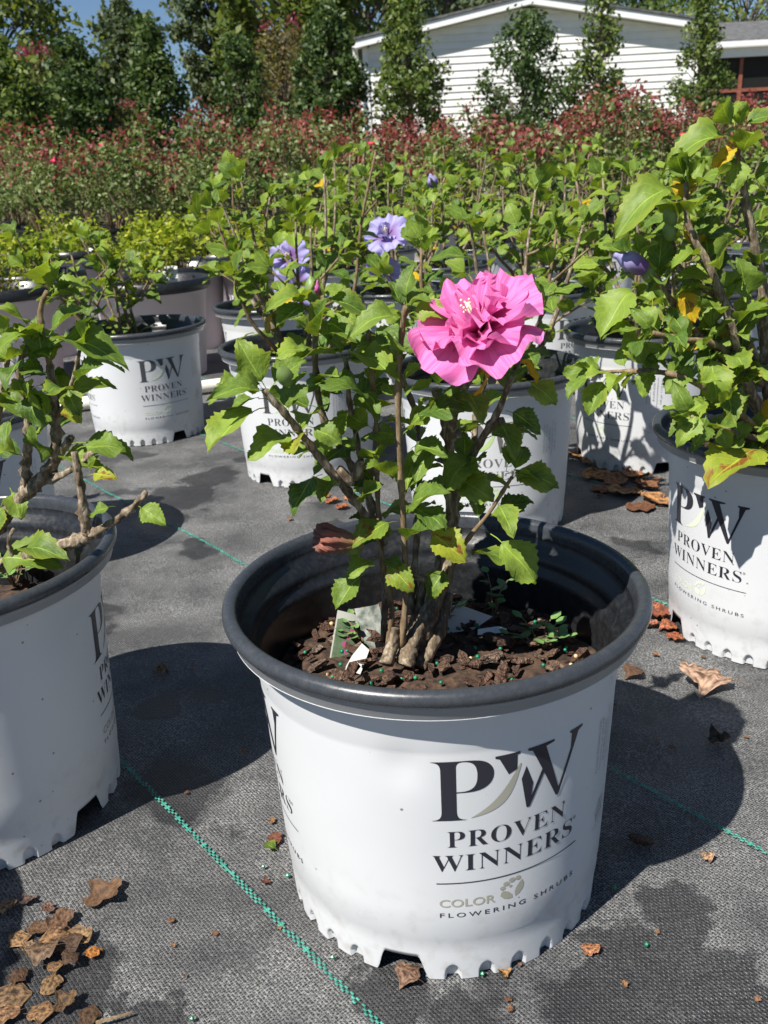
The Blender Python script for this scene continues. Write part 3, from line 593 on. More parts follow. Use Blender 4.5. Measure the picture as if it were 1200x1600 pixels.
def put_leaf(root, me, base, d, nrm, L):
    d = Vector(d).normalized(); nrm = Vector(nrm); nrm = (nrm - d*nrm.dot(d)); nrm = nrm.normalized() if nrm.length > 1e-4 else d.orthogonal().normalized()
    x = d.cross(nrm); o = obj('leaf', me, root)
    M = Matrix(((x.x, d.x, nrm.x), (x.y, d.y, nrm.y), (x.z, d.z, nrm.z))).to_4x4()
    o.matrix_local = Matrix.Translation(Vector(base) - root.location) @ M @ Matrix.Scale(L/1.3, 4); return o
def put_stem(root, P, r0, r1, mat, name='stem', knot=.25, sides=7, sub=3, seed=0, kf=150):
    P = smoothline(P, sub); n = len(P); rr_g = random.Random(seed+n); rad = [(r0+(r1-r0)*i/(n-1))*(1+(.38 if (name == 'stem' and sides >= 8 and 0 < i < n-1 and rr_g.random() < .16) else 0)) for i in range(n)]
    mb = MB(); mb.tube([p-root.location for p in P], rad, sides, knot, seed, True, kf); o = obj(name, mb.me(name, mat, True), root); return P
GA = 2.39996
def leaf_run(root, P, rg, t0, step, L, lib, n_max, count, yellow=.03, gold=.012, tip=3, spread=1.0, rr=None):
    """leaves spiralling along the polyline P from fraction t0 on, and a tuft at its tip"""
    seg = [(P[i+1]-P[i]).length for i in range(len(P)-1)]; tot = sum(seg); s = tot*t0; a = rg.uniform(0, 6.28)
    def pt(s):
        for i, g in enumerate(seg):
            if s <= g or i == len(seg)-1: return P[i].lerp(P[i+1], min(1, s/max(g, 1e-6))), (P[i+1]-P[i]).normalized()
            s -= g
    while s < tot and count[0] < n_max:
        p, t = pt(s); o = t.orthogonal().normalized(); b = t.cross(o)
        out = o*math.cos(a)+b*math.sin(a); d = out*spread + t*rg.uniform(.25, .9) + Vector((0, 0, rg.uniform(-.25, .3)))
        nr = t*.6 + Vector((0, 0, .9)) + SUNDIR*.7 + Vector((rg.gauss(0, .4), rg.gauss(0, .4), rg.gauss(0, .3)))
        u = rg.random(); me = rg.choice(lib[1]) if u < yellow else (rg.choice(lib[2]) if u < yellow+gold else rg.choice(lib[0]))
        put_leaf(root, me, p, d, nr, L*rg.uniform(.55, 1.12)); count[0] += 1; a += GA+rg.uniform(-.4, .4); s += step*rg.uniform(.6, 1.4)
    for k in range(tip):
        if count[0] >= n_max: break
        p, t = P[-1], (P[-1]-P[-2]).normalized(); o = t.orthogonal().normalized(); b = t.cross(o); a += GA
        d = (o*math.cos(a)+b*math.sin(a))*rg.uniform(.35, .9) + t; nr = t*.3 + SUNDIR*.6 + Vector((rg.gauss(0, .5), rg.gauss(0, .5), .4))
        put_leaf(root, rg.choice(lib[0]), p, d, nr, L*rg.uniform(.5, .95)); count[0] += 1
HI = (LM, LMY, LMG); LO = (LL, LL, [LLG])
def auto_plant(root, base, top_z, spread, nst, n_leaf, seed, L=.042, lib=LO, step=.02, t0=.3, tip=4, r0=.006, yellow=.0, gold=.012, lean=(0, 0), a0=0.0, side=2):
    rg = random.Random(seed); cnt = [0]; base = Vector(base); runs = []
    for i in range(nst):
        a = 6.283*i/nst + rg.uniform(-.4, .4) + a0; q = spread*rg.uniform(.35, 1.0); h = (top_z-base.z)*rg.uniform(.68, 1.0)
        tp = base + Vector((math.cos(a)*q+lean[0], math.sin(a)*q+lean[1], h)); b0 = base + Vector((math.cos(a)*.014, math.sin(a)*.014, 0))
        mid = b0.lerp(tp, .45) + Vector((math.cos(a)*q*.18, math.sin(a)*q*.18, rg.uniform(-.02, .01)))
        P = put_stem(root, [b0, b0.lerp(mid, .5)+Vector((rg.gauss(0, .006), rg.gauss(0, .006), 0)), mid, mid.lerp(tp, .5)+Vector((rg.gauss(0, .008), rg.gauss(0, .008), 0)), tp], r0*rg.uniform(.7, 1.2), r0*.32, BARK if rg.random() < .6 else TWIG, sides=6, seed=seed)
        runs.append((P, t0))
        for k in range(side):
            f = rg.uniform(.35, .8); q0 = P[int(f*(len(P)-1))]; a2 = a+rg.uniform(-1.5, 1.5); ln = rg.uniform(.05, .1)
            tp2 = q0 + Vector((math.cos(a2)*ln*.8, math.sin(a2)*ln*.8, ln*rg.uniform(.4, 1.0)))
            P2 = put_stem(root, [q0, q0.lerp(tp2, .5)+Vector((rg.gauss(0, .006), rg.gauss(0, .006), -.004)), tp2], r0*.45, r0*.25, TWIG, sides=5, seed=seed+k); runs.append((P2, .25))
    tot = sum(sum((P[i+1]-P[i]).length for i in range(len(P)-1))*(1-t) for P, t in runs); stp = tot/max(1, n_leaf-tip*len(runs))
    for P, t in runs: leaf_run(root, P, rg, t, stp, L, lib, n_leaf, cnt, yellow, gold, tip)
    return cnt

# ---------------------------------------------------------------- the printed white pot
RO, PH = .145, .236
def wall_r(z): return .1153 + (.0107/.21)*z
NA = 720; rows = [0, .002, .004, .006, .008, .0095, .011, .0122, .0132, .0150, .0170, .022, .034, .0355, .06, .09, .105, .12, .13, .14, .15, .16, .168, .175, .1800, .1835, .187, .2045]
NOTCH = [5.6+k*360/32 for k in range(32)]; CUT = [0, 90, 180, 270]
def build_body():
    V, F = [], []; prof = []
    for z in rows: prof.append((wall_r(z) - (.0005 if z <= .034 else 0) + (.0009 if z >= .187 else 0), z))
    prof += [(wall_r(.2045)+.002, .2105), (.1380, .2137), (.1392, .2140), (.1394, .2142), (.1391, .2145)]
    for i, (r, z) in enumerate(prof):
        for k in range(NA):
            a = k*360/NA; rr, zz = r, z
            if z <= .034:
                dc = min(abs((a-c+180) % 360-180) for c in CUT)
                if dc < 9.5:
                    zb = .019*sstep(9.0, 6.0, dc) if dc > 6 else .019
                    zb = .019*(1-sstep(5.5, 9.2, dc)); zz = max(zz, zb) if zz < .019 else zz
                else:
                    dn = min(abs((a-c+180) % 360-180) for c in NOTCH)
                    hN = .0130*math.sqrt(max(0, 1-(dn/2.6)**2))
                    if dn < 2.6 and z < hN: rr -= .0045*sstep(2.6, 1.9, dn)*sstep(0, .22, 1-z/max(hN, 1e-5))*(1-.2*z/.0145)
            if .03 < z < .2:
                da = (a-4+180) % 360-180; rr -= .0016*math.exp(-(da/6)**2-((z-.172)/.013)**2)
                rr += .00012*noise.noise(Vector((math.cos(R(a))*2.2, math.sin(R(a))*2.2, z*14))) 
            V.append((rr*math.cos(R(a)), rr*math.sin(R(a)), zz))
    for i in range(len(prof)-1):
        for k in range(NA): F.append((i*NA+k, i*NA+(k+1) % NA, (i+1)*NA+(k+1) % NA, (i+1)*NA+k))
    me = mesh('pot_body', V, F, WHITE, True); return me
def lathe(name, prof, mat, n=144, smooth=True):
    V, F = [], []
    for r, z in prof:
        for k in range(n): a = 6.283185*k/n; V.append((r*math.cos(a), r*math.sin(a), z))
    for i in range(len(prof)-1):
        for k in range(n): F.append((i*n+k, i*n+(k+1) % n, (i+1)*n+(k+1) % n, (i+1)*n+k))
    return mesh(name, V, F, mat, smooth)
BODY = build_body()
LIP = lathe('lip', [(.1391, .2145), (.1394, .2148), (.1394, .2196), (.1401, .2202), (.1401, .2236), (.138, .2240)], LIPG)
roll = [(.1399+.0052*math.cos(t), .2285+.0054*math.sin(t)) for t in np.linspace(-1.75, 2.75, 19)]
RIM = lathe('rim', roll + [(.1344, .2262), (.1338, .2225)], RIMK)
INNER = lathe('inner_wall', [(.1338, .2225), (.1328, .2152), (.1272, .2112), (.1258, .204), (.1255, .2), (.1222, .197), (.1215, .192), (.1195, .15), (.1175, .1), (.115, .045), (.1125, .0195), (.0005, .0192)], BLACK, 120)

# --- lettering, laid on the wall: (arc s, height z) -> cone
def text_mesh(s, size=1, offset=0.0, spacing=1.0, serif=False):
    if serif: s = ''.join(chr(0x1D400+ord(c)-65) if 'A' <= c <= 'Z' else (chr(0x1D41A+ord(c)-97) if 'a' <= c <= 'z' else c) for c in s)
    cu = bpy.data.curves.new('t', 'FONT'); cu.body = s; cu.offset = offset; cu.space_character = spacing; cu.resolution_u = 4
    o = bpy.data.objects.new('t', cu); COL.objects.link(o); dg = bpy.context.evaluated_depsgraph_get(); m = o.evaluated_get(dg).to_mesh()
    V = [(v.co.x, v.co.y) for v in m.vertices]; F = [tuple(p.vertices) for p in m.polygons]; bpy.data.objects.remove(o); bpy.data.curves.remove(cu); return V, F
def fit(VF, x0, x1, y0, y1):
    V, F = VF; a, b = min(v[0] for v in V), max(v[0] for v in V); c, d = min(v[1] for v in V), max(v[1] for v in V)
    return [(x0+(v[0]-a)/(b-a)*(x1-x0), y0+(v[1]-c)/(d-c)*(y1-y0)) for v in V], F
def wrap(name, parts, mat, rfun=wall_r, lift=.00025, step=.004):
    bm = bmesh.new()
    for V, F in parts:
        vs = [bm.verts.new((x, y, 0)) for x, y in V]
        for f in F:
            try: bm.faces.new([vs[i] for i in f])
            except ValueError: pass
    xs_ = [v.co.x for v in bm.verts]; x = math.floor(min(xs_)/step)*step
    while x < max(xs_):
        bmesh.ops.bisect_plane(bm, geom=bm.verts[:]+bm.edges[:]+bm.faces[:], plane_co=(x, 0, 0), plane_no=(1, 0, 0)); x += step
    for v in bm.verts:
        s, z = v.co.x, v.co.y; th = s/.121; r = rfun(z)+lift; v.co = (r*math.cos(th), r*math.sin(th), z)
    bmesh.ops.triangulate(bm, faces=bm.faces[:]); bmesh.ops.recalc_face_normals(bm, faces=bm.faces[:])
    me = bpy.data.meshes.new(name); bm.to_mesh(me); bm.free(); me.materials.append(mat); return me
def poly(P): return [tuple(p) for p in P], [tuple(range(len(P)))]
def strip(P, wdt):
    V, F = [], []
    for i, p in enumerate(P):
        a, b = P[max(0, i-1)], P[min(len(P)-1, i+1)]; dx, dy = b[0]-a[0], b[1]-a[1]; L = math.hypot(dx, dy) or 1; w_ = wdt if not callable(wdt) else wdt(i/(len(P)-1))
        V += [(p[0]-dy/L*w_/2, p[1]+dx/L*w_/2), (p[0]+dy/L*w_/2, p[1]-dx/L*w_/2)]
    for i in range(len(P)-1): F.append((2*i, 2*i+1, 2*i+3, 2*i+2))
    return V, F
def disc(x, y, rx, ry, n=14): return poly([(x+rx*math.cos(a), y+ry*math.sin(a)) for a in np.linspace(0, 6.2832, n+1)[:-1]])
W0, W1, Z0, Z1 = -.0515, .0500, .133, .1765        # PW extents about the logo centre
def U(s, t): return (W0+(W1-W0)*s, Z0+(Z1-Z0)*t)
big = [fit(text_mesh('P', serif=True, offset=-.012), U(0, 0)[0], U(.365, 0)[0], Z0, Z1)]
def UP(*q): return poly([U(a, b) for a, b in q])
big += [UP((.372, 1), (.372, .965), (.398, .94), (.455, .66), (.51, .72), (.487, .94), (.525, .965), (.525, 1)),               # left thick stroke above the crescent
        UP((.538, .52), (.568, .72), (.618, .40), (.600, .0), (.578, .0)),                                                          # left thick stroke below it
        UP((.578, .0), (.600, .0), (.712, .60), (.694, .66)),                                                                       # thin rising stroke
        UP((.575, 1), (.575, .965), (.606, .94), (.795, .0), (.815, .0), (.822, .06), (.700, .94), (.76, .965), (.76, 1)),           # right thick stroke
        UP((.795, .0), (.815, .0), (.962, .93), (1.0, .965), (1.0, 1), (.885, 1), (.885, .965), (.935, .93))]                        # last thin stroke
LOGO = [*big,
        fit(text_mesh('PROVEN', serif=True, offset=-.011, spacing=1.06), -.0430, .0385, .1120, .1247),
        fit(text_mesh('WINNERS', serif=True, offset=-.011, spacing=1.04), -.0525, .0470, .0932, .1062)]
INKC = objcolor('pot_print_ink', .45)
LOGO_ME = wrap('logo', LOGO, INKC)
SMALL = [strip([(x, .0834) for x in np.linspace(-.0505, .0525, 40)], .0008),
         fit(text_mesh('FLOWERING SHRUBS', offset=.006, spacing=1.45), -.0490, .0520, .0550, .0588)]
SMALL.append(fit(text_mesh('\u00ae'), .0478, .0505, .1035, .1062))
SMALL_ME = wrap('small', SMALL, INK)
cres = [U(.225, .02)] + [U(.225+.32*t+.075*math.sin(math.pi*t)*(1-t*.35), .02+.86*t-.20*math.sin(math.pi*t)) for t in np.linspace(.06, .94, 14)] + [U(.545, .88)] + [U(.225+.32*t+.012*math.sin(math.pi*t), .02+.86*t-.05*math.sin(math.pi*t)-.07*math.sin(math.pi*t)) for t in np.linspace(.94, .06, 14)]
n2 = 15; CV = cres; CF = [(0, 1, len(CV)-1)] + [(i, i+1, len(CV)-1-i, len(CV)-i) for i in range(1, n2)]
tint = [(CV, CF), fit(text_mesh('COLOR', offset=.014), -.0490, -.0125, .0636, .0702)]
px, pz = -.0015, .0722
tint += [poly([(px-.008+.001, pz-.002), (px-.0078, pz-.0048), (px-.0055, pz-.0075), (px-.002, pz-.0088), (px+.0008, pz-.0085), (px+.0004, pz-.0055), (px-.002, pz-.0028), (px-.0055, pz-.0012)]),
         poly([(px+.0075, pz+.0045), (px+.0088, pz+.001), (px+.0082, pz-.003), (px+.0055, pz-.0065), (px+.0028, pz-.008), (px+.0022, pz-.0045), (px+.0032, pz-.001), (px+.0052, pz+.002)]),
         disc(px-.0062, pz+.0012, .0019, .0016), disc(px-.0038, pz+.0042, .0021, .0018), disc(px+.0002, pz+.0062, .0022, .0019), disc(px+.0045, pz+.0066, .0020, .0017), disc(px-.0008, pz+.0016, .0011, .0011, 10)]
TINT_ME = wrap('tint', tint, TINT)
# maker's address, set sideways, and the recycling mark
def sideways(VF, x, z0, z1, hgt):
    V, F = fit(VF, z0, z1, 0, hgt); return [(x-q, p) for p, q in V], F
addr = [sideways(text_mesh('Proven Winners, LLC'), .0, .124, .166, .0034), sideways(text_mesh('Sycamore, IL 60178'), .0055, .124, .164, .0034), sideways(text_mesh('815-895-8100'), .011, .128, .159, .0034),
        sideways(text_mesh('www.provenwinners.com'), .0165, .118, .168, .0032), sideways(text_mesh('3.05 gal  11.55 liter'), .023, .122, .165, .0034)]
rec = []
for k in range(3):
    a = R(90+120*k); b = R(90+120*(k+1)); rr_ = .0105; C0 = (.013, .0865)
    p = (C0[0]+rr_*math.cos(a), C0[1]+rr_*math.sin(a)); q = (C0[0]+rr_*math.cos(b), C0[1]+rr_*math.sin(b))
    def lp(t): return (p[0]+(q[0]-p[0])*t, p[1]+(q[1]-p[1])*t)
    nx_, ny_ = -(q[1]-p[1]), q[0]-p[0]; L = math.hypot(nx_, ny_); nx_, ny_ = nx_/L*.0019, ny_/L*.0019
    A, B, D = lp(.14), lp(.66), lp(.86)
    out = [(A[0]+nx_, A[1]+ny_), (B[0]+nx_, B[1]+ny_), (B[0]+2*nx_, B[1]+2*ny_), D, (B[0]-2*nx_, B[1]-2*ny_), (B[0]-nx_, B[1]-ny_), (A[0]-nx_, A[1]-ny_), (A[0]+nx_, A[1]+ny_)]
    rec.append(strip(out, .0008))
rec += [fit(text_mesh('2'), .0114, .0146, .0838, .0885), fit(text_mesh('100% Recycled'), .001, .025, .0735, .0757)]
ADDR_ME = wrap('addr', addr, INKG); REC_ME = wrap('rec', rec, INKG)
STRAP = plain('worn_print', (.5, .5, .5))

# soil and chips
def chip_mesh(seed):
    rg = random.Random(seed); a, b, c = 1, rg.uniform(.35, .7), rg.uniform(.12, .3)
    V = [Vector((sx*a*rg.uniform(.6, 1.1), sy*b*rg.uniform(.6, 1.1), sz*c*rg.uniform(.6, 1.2))) for sx in (-.5, .5) for sy in (-.5, .5) for sz in (-.5, .5)]
    V += [Vector((.75*rg.uniform(.8, 1.1), rg.uniform(-.2, .2)*b, 0)), Vector((-.72*rg.uniform(.8, 1.1), rg.uniform(-.2, .2)*b, 0))]
    return mesh('bark_chip', V, [(0, 1, 3, 2)[::-1]] and [(4, 5, 8), (5, 7, 8), (7, 6, 8), (6, 4, 8), (1, 0, 9), (3, 1, 9), (2, 3, 9), (0, 2, 9), (0, 1, 5, 4), (2, 6, 7, 3), (0, 4, 6, 2), (1, 3, 7, 5)], CHIP)
CHIPS = [chip_mesh(s) for s in range(7)]
def soil_mesh(level, seed, Rs=.119):
    V, F = [(0, 0, level+.006)], []; rg = random.Random(seed); nr, na = 12, 48
    for i in range(1, nr+1):
        r = Rs*i/nr
        for k in range(na): a = 6.2832*k/na; x, y = r*math.cos(a), r*math.sin(a); V.append((x, y, level+.006*noise.noise(Vector((x*30+seed, y*30, 0)))+.003*noise.noise(Vector((x*90, y*90+seed, 3)))+.006*(1-i/nr)))
    for k in range(na): F.append((0, 1+k, 1+(k+1) % na))
    for i in range(nr-1):
        for k in range(na): F.append((1+i*na+k, 1+(i+1)*na+k, 1+(i+1)*na+(k+1) % na, 1+i*na+(k+1) % na))
    return mesh('soil', V, F, SOIL)
GRANG = plain('green_granule', (.0, .13, .06), (.02, .25, .13), .35, 30); GRANT = plain('tan_granule', (.5, .36, .16), (.62, .5, .3), .4, 30)
def granules(n, rg, Rs, level):
    bm = bmesh.new()
    for i in range(n):
        a, r = rg.uniform(0, 6.28), Rs*math.sqrt(rg.random()); m_ = Matrix.Translation((r*math.cos(a), r*math.sin(a), level+rg.uniform(.006, .011)))
        bmesh.ops.create_icosphere(bm, subdivisions=1, radius=rg.uniform(.0013, .0021), matrix=m_)
    me = bpy.data.meshes.new('granules'); bm.to_mesh(me); bm.free(); me.polygons.foreach_set('use_smooth', [True]*len(me.polygons)); return me
def pot(root, logo_deg, cut_deg=0, tint_c=(.36, .35, .3), soil=.165, chips=0, seed=1, second=True, addr_on=True, granule=0, ink=(.02, .02, .03)):
    """the white printed pot of a potted plant; logo_deg is where its logo faces"""
    p = obj('pot', BODY, root); p.rotation_euler = (0, 0, R(cut_deg))
    for nm, me in (('rim', RIM), ('lip', LIP), ('inner_wall', INNER)): obj(nm, me, p)
    for k, off in enumerate((0, -101) if second else (0,)):
        for nm, me in (('logo_lettering', LOGO_ME), ('small_lettering', SMALL_ME), ('crescent_and_paw_print', TINT_ME)):
            o = obj(nm, me, p); o.rotation_euler = (0, 0, R(logo_deg+off-cut_deg)); o.color = rgb(tint_c) if me is TINT_ME else rgb(ink)
    if addr_on:
        for nm, me in (('address_print', ADDR_ME), ('recycling_mark', REC_ME)): o = obj(nm, me, p); o.rotation_euler = (0, 0, R(logo_deg+36-cut_deg))
    s = obj('soil', soil_mesh(soil, seed, .1185 if soil > .12 else .1165), root)
    rg = random.Random(seed)
    for i in range(chips):
        a, r = rg.uniform(0, 6.28), .113*math.sqrt(rg.random()); c = obj('bark_chip', rg.choice(CHIPS), s)
        c.location = (r*math.cos(a), r*math.sin(a), soil+rg.uniform(.003, .009)+.006*(1-r/.11)); c.rotation_euler = (rg.gauss(0, .35), rg.gauss(0, .35), rg.uniform(0, 6.28)); sc = rg.choice((.005, .007, .009, .012, .016)); c.scale = (sc, sc, sc)
    if granule:
        for mt, q in ((GRANG, granule), (GRANT, granule//2)):
            me = granules(q, rg, .105, soil); me.materials.append(mt); o = obj('fertilizer_granules', me, s); o['kind'] = 'stuff'
    return p

# ---------------------------------------------------------------- flowers
def petal_mesh(name, mat, seed, L=1, Wd=1, cup=.3, wave=.1, roll_=.0, nu=9, nv=9):
    rg = random.Random(seed); V, F, UV = [], [], []; ph = rg.uniform(0, 6)
    for i in range(nv+1):
        t = i/nv
        for j in range(nu+1):
            s = j/nu*2-1; w_ = Wd*.5*(.14+.86*math.sin(min(1, t*1.12)*math.pi*.5)**.9)*(1-.12*max(0, t-.85)/.15)
            edge = 1 - .18*s*s*t - .03*math.sin(s*9+ph)*t
            x = s*w_; y = L*t*edge
            z = cup*L*(t**.6)*.55 - roll_*L*t*t + wave*L*t*t*math.sin(s*4.2+ph)*.8 + wave*.6*L*t*t*math.sin(s*9.5+ph*2) + cup*.25*L*s*s*t
            V.append((x, y, z)); UV.append((j/nu, t))
    for i in range(nv):
        for j in range(nu): F.append((i*(nu+1)+j, i*(nu+1)+j+1, (i+1)*(nu+1)+j+1, (i+1)*(nu+1)+j))
    me = mesh(name, V, F, mat, True); ul = me.uv_layers.new(name='UVMap'); li = np.zeros(len(me.loops), np.int32); me.loops.foreach_get('vertex_index', li)
    ul.data.foreach_set('uv', np.array(UV, np.float32)[li].ravel()); return me
def flower(root, pos, axis, rad, mat, seed, inner=8, stamen=True, roll0=0.0):
    rg = random.Random(seed); ax = Vector(axis).normalized(); q = ax.to_track_quat('Z', 'Y').to_matrix().to_4x4()
    center = obj('flower', lathe('calyx', [(.0005, -rad*.32), (rad*.13, -rad*.26), (rad*.17, -rad*.1), (rad*.13, rad*.03), (.0005, rad*.02)], BUD, 12), root)
    center.matrix_local = Matrix.Translation(Vector(pos)-root.location) @ q
    for k in range(5):
        a = roll0+2*math.pi*k/5+rg.uniform(-.1, .1); me = petal_mesh('petal', mat, seed+k, rad, rad*1.34, .5, .15, .18, 18, 18)
        o = obj('petal', me, center); o.matrix_local = Matrix.Rotation(a, 4, 'Z') @ Matrix.Translation((0, rad*.05, 0)) @ Matrix.Rotation(rg.uniform(-.05, .2), 4, 'X') @ Matrix.Rotation(rg.uniform(-.25, .25), 4, 'Y')
    for k in range(5 if inner > 6 else 0):
        a = roll0+2*math.pi*(k+.5)/5+rg.uniform(-.15, .15); me = petal_mesh('petal', mat, seed+40+k, rad*.86, rad*1.05, .5, .19, .12, 16, 16)
        o = obj('petal', me, center); o.matrix_local = Matrix.Rotation(a, 4, 'Z') @ Matrix.Translation((0, rad*.05, rad*.03)) @ Matrix.Rotation(rg.uniform(.12, .42), 4, 'X') @ Matrix.Rotation(rg.uniform(-.3, .3), 4, 'Y')
    for k in range(inner):
        a = rg.uniform(0, 6.28) if k > 5 else roll0+.6+1.05*k; L = rad*rg.uniform(.5, .82); me = petal_mesh('petal', mat, seed+20+k, L, L*rg.uniform(.6, 1.0), .35, .22, .1, 10, 10)
        o = obj('petal', me, center); o.matrix_local = Matrix.Rotation(a, 4, 'Z') @ Matrix.Translation((0, rad*.04, rad*.03)) @ Matrix.Rotation(rg.uniform(.35, 1.0), 4, 'X') @ Matrix.Rotation(rg.uniform(-.6, .6), 4, 'Y')
    if stamen:
        mb = MB(); mb.tube([(0, 0, 0), (.0, .0, rad*.3), (rad*.02, 0, rad*.62)], [rad*.05, rad*.04, rad*.03], 8)
        for k in range(26):
            z = rad*rg.uniform(.3, .66); a = rg.uniform(0, 6.28); r = rad*rg.uniform(.06, .1); c = Vector((r*math.cos(a), r*math.sin(a), z)); e = rad*.026
            mb.add([c+Vector(v)*e for v in ((1,0,0),(-1,0,0),(0,1,0),(0,-1,0),(0,0,1),(0,0,-1))], [(0,2,4),(2,1,4),(1,3,4),(3,0,4),(2,0,5),(1,2,5),(3,1,5),(0,3,5)])
        obj('stamen_column', mb.me('stamen', CREAM, True), center)
    return center
BUDM = lathe('bud', [(.0002, 0), (.004, .001), (.0062, .006), (.006, .011), (.004, .015), (.0003, .0185)], BUD, 10)
def bud(root, p, d=(0, 0, 1), sc=1):
    o = obj('bud', BUDM, root); o.matrix_local = Matrix.Translation(Vector(p)-root.location) @ Vector(d).to_track_quat('Z', 'Y').to_matrix().to_4x4() @ Matrix.Scale(sc, 4); return o
def twisted(name, mat, L, Rm, seed, root, p, d):
    V, F, UV = [], [], []; n, m_ = 16, 10
    for i in range(m_+1):
        t = i/m_; r = Rm*(.55+.45*math.sin(math.pi*min(1, .1+t*.75)))*(1-.72*sstep(.45, 1.0, t))
        for k in range(n): a = 6.2832*k/n + t*2.2; rr = r*(1+.2*(k % 2)); V.append((rr*math.cos(a), rr*math.sin(a), L*t)); UV.append((k/n*3, t))
    for i in range(m_):
        for k in range(n): F.append((i*n+k, i*n+(k+1) % n, (i+1)*n+(k+1) % n, (i+1)*n+k))
    F.append(tuple(m_*n+k for k in range(n)))
    me = mesh(name, V, F, mat, True); ul = me.uv_layers.new(name='UVMap'); li = np.zeros(len(me.loops), np.int32); me.loops.foreach_get('vertex_index', li); ul.data.foreach_set('uv', np.array(UV, np.float32)[li].ravel())
    o = obj(name, me, root); o.matrix_local = Matrix.Translation(Vector(p)-root.location) @ Vector(d).to_track_quat('Z', 'Y').to_matrix().to_4x4(); return o

def shuttle(name, mat, L, Rm, seed, root, p, d):
    V, F, UV = [], [], []; n, m_ = 36, 12
    for i in range(m_+1):
        t = i/m_; r = Rm*(.28+.72*t**.7)*(1-.25*sstep(.8, 1, t))
        for k in range(n):
            a = 6.2832*k/n + t*.5; f = math.sin(a*9+seed+t*3)+.6*noise.noise(Vector((math.cos(a)*3, math.sin(a)*3, t*4+seed))); rr = r*(1+.24*f*t)
            V.append((rr*math.cos(a)*1.15, rr*math.sin(a)*.85, L*t*(1+.1*t*noise.noise(Vector((k*.6, seed, 0)))))); UV.append((k/n*2, t))
    for i in range(m_):
        for k in range(n): F.append((i*n+k, i*n+(k+1) % n, (i+1)*n+(k+1) % n, (i+1)*n+k))
    V.append((0, 0, L*.72)); UV.append((0, .6)); F += [(m_*n+k, m_*n+(k+1) % n, len(V)-1) for k in range(n)]
    me = mesh(name, V, F, mat, True); ul = me.uv_layers.new(name='UVMap'); li = np.zeros(len(me.loops), np.int32); me.loops.foreach_get('vertex_index', li); ul.data.foreach_set('uv', np.array(UV, np.float32)[li].ravel())
    o = obj(name, me, root); o.matrix_local = Matrix.Translation(Vector(p)-root.location) @ Vector(d).to_track_quat('Z', 'Y').to_matrix().to_4x4(); return o

# ---------------------------------------------------------------- A: the pot in the middle
PG = 'hibiscus in white printed pots'
A = empty('potted_hibiscus', (.0315, .5693, 0), 'large white pot in front holding the hibiscus with the pink double flower', 'potted plant', PG)
pot(A, -71.5, -108, (.34, .33, .27), .162, 295, 3, True, True, 70)
rgA = random.Random(41); cntA = [0]
def PX(*q): return [at(*p) for p in q]
stemsA = [   # pixel in the photo, depth
    (PX((628, 1012, .562), (634, 930, .558), (632, 850, .555), (626, 740, .55), (622, 620, .545), (628, 520, .54), (634, 478, .535)), .0031, .0019, TWIG, .35, .034),
    (PX((606, 1008, .562), (612, 950, .562), (598, 880, .562), (590, 780, .565), (588, 660, .57), (580, 580, .57), (575, 520, .57)), .0028, .0017, TWIG, .3, .018),
    (PX((600, 850, .563), (560, 790, .555), (520, 740, .545), (480, 690, .535), (440, 640, .525), (412, 610, .52)), .0042, .0022, BARK, .25, .02),
    (PX((590, 800, .57), (545, 720, .575), (505, 650, .57), (492, 560, .56), (495, 500, .555), (490, 472, .55)), .0036, .002, BARK, .3, .02),
    (PX((655, 1015, .575), (676, 950, .575), (698, 890, .578), (706, 820, .58), (702, 730, .58), (698, 670, .575), (680, 610, .56)), .0085, .0034, BARK, .6, .02),
    (PX((700, 830, .58), (712, 760, .582), (745, 700, .58), (775, 650, .57), (795, 600, .56), (812, 560, .555)), .0045, .0022, BARK, .35, .018),
    (PX((704, 740, .58), (705, 680, .57), (715, 630, .555), (735, 590, .54), (752, 565, .53)), .0038, .0024, BARK, .5, .03),
    (PX((640, 960, .58), (650, 860, .59), (655, 760, .60), (650, 650, .605), (610, 560, .60), (570, 510, .60)), .0034, .0017, BARK, .35, .018),
    (PX((600, 1000, .57), (600, 900, .575), (580, 800, .58), (560, 700, .58), (545, 620, .575), (540, 560, .57)), .0034, .0017, BARK, .35, .02),
    (PX((680, 960, .57), (720, 860, .565), (765, 800, .56), (800, 745, .555)), .0024, .0014, TWIG, .45, .03),
    (PX((680, 985, .585), (690, 850, .60), (735, 720, .61), (745, 640, .615), (760, 590, .61)), .0045, .002, BARK, .45, .02)]
runsA = []
for i, (P, r0, r1, mt, t0, stp) in enumerate(stemsA):
    runsA.append((put_stem(A, P, r0*.72, r1*.8, mt, 'stem', .45 if mt is BARK else .18, 9, 7, i*3), t0, stp))
# knobbly root flare and stubs
for k, (P, r) in enumerate(((PX((632, 1040, .556), (645, 1000, .566), (668, 955, .574), (694, 900, .578)), .0105), (PX((604, 1038, .55), (612, 1010, .559), (618, 980, .562)), .008), (PX((655, 1040, .568), (685, 985, .575), (700, 925, .578)), .0105), (PX((625, 1030, .57), (648, 970, .58), (664, 900, .585)), .007))):
    put_stem(A, P, r*.62, r*.4, BARK, 'root_flare', .22, 18, 14, 90+k, 230)
for (u, v, Y, dx, dz) in ((547, 756, .55, -.006, .012), (556, 748, .55, .004, .012), (700, 690, .573, .008, .006), (590, 735, .567, -.008, .004), (770, 665, .57, .007, .004), (665, 905, .57, -.009, .004)):
    p = at(u, v, Y); put_stem(A, [p, p+Vector((dx*.5, -.002, dz*.6)), p+Vector((dx, -.003, dz))], .0034, .0028, BARK, 'stub', .5, 7, 2, int(u))
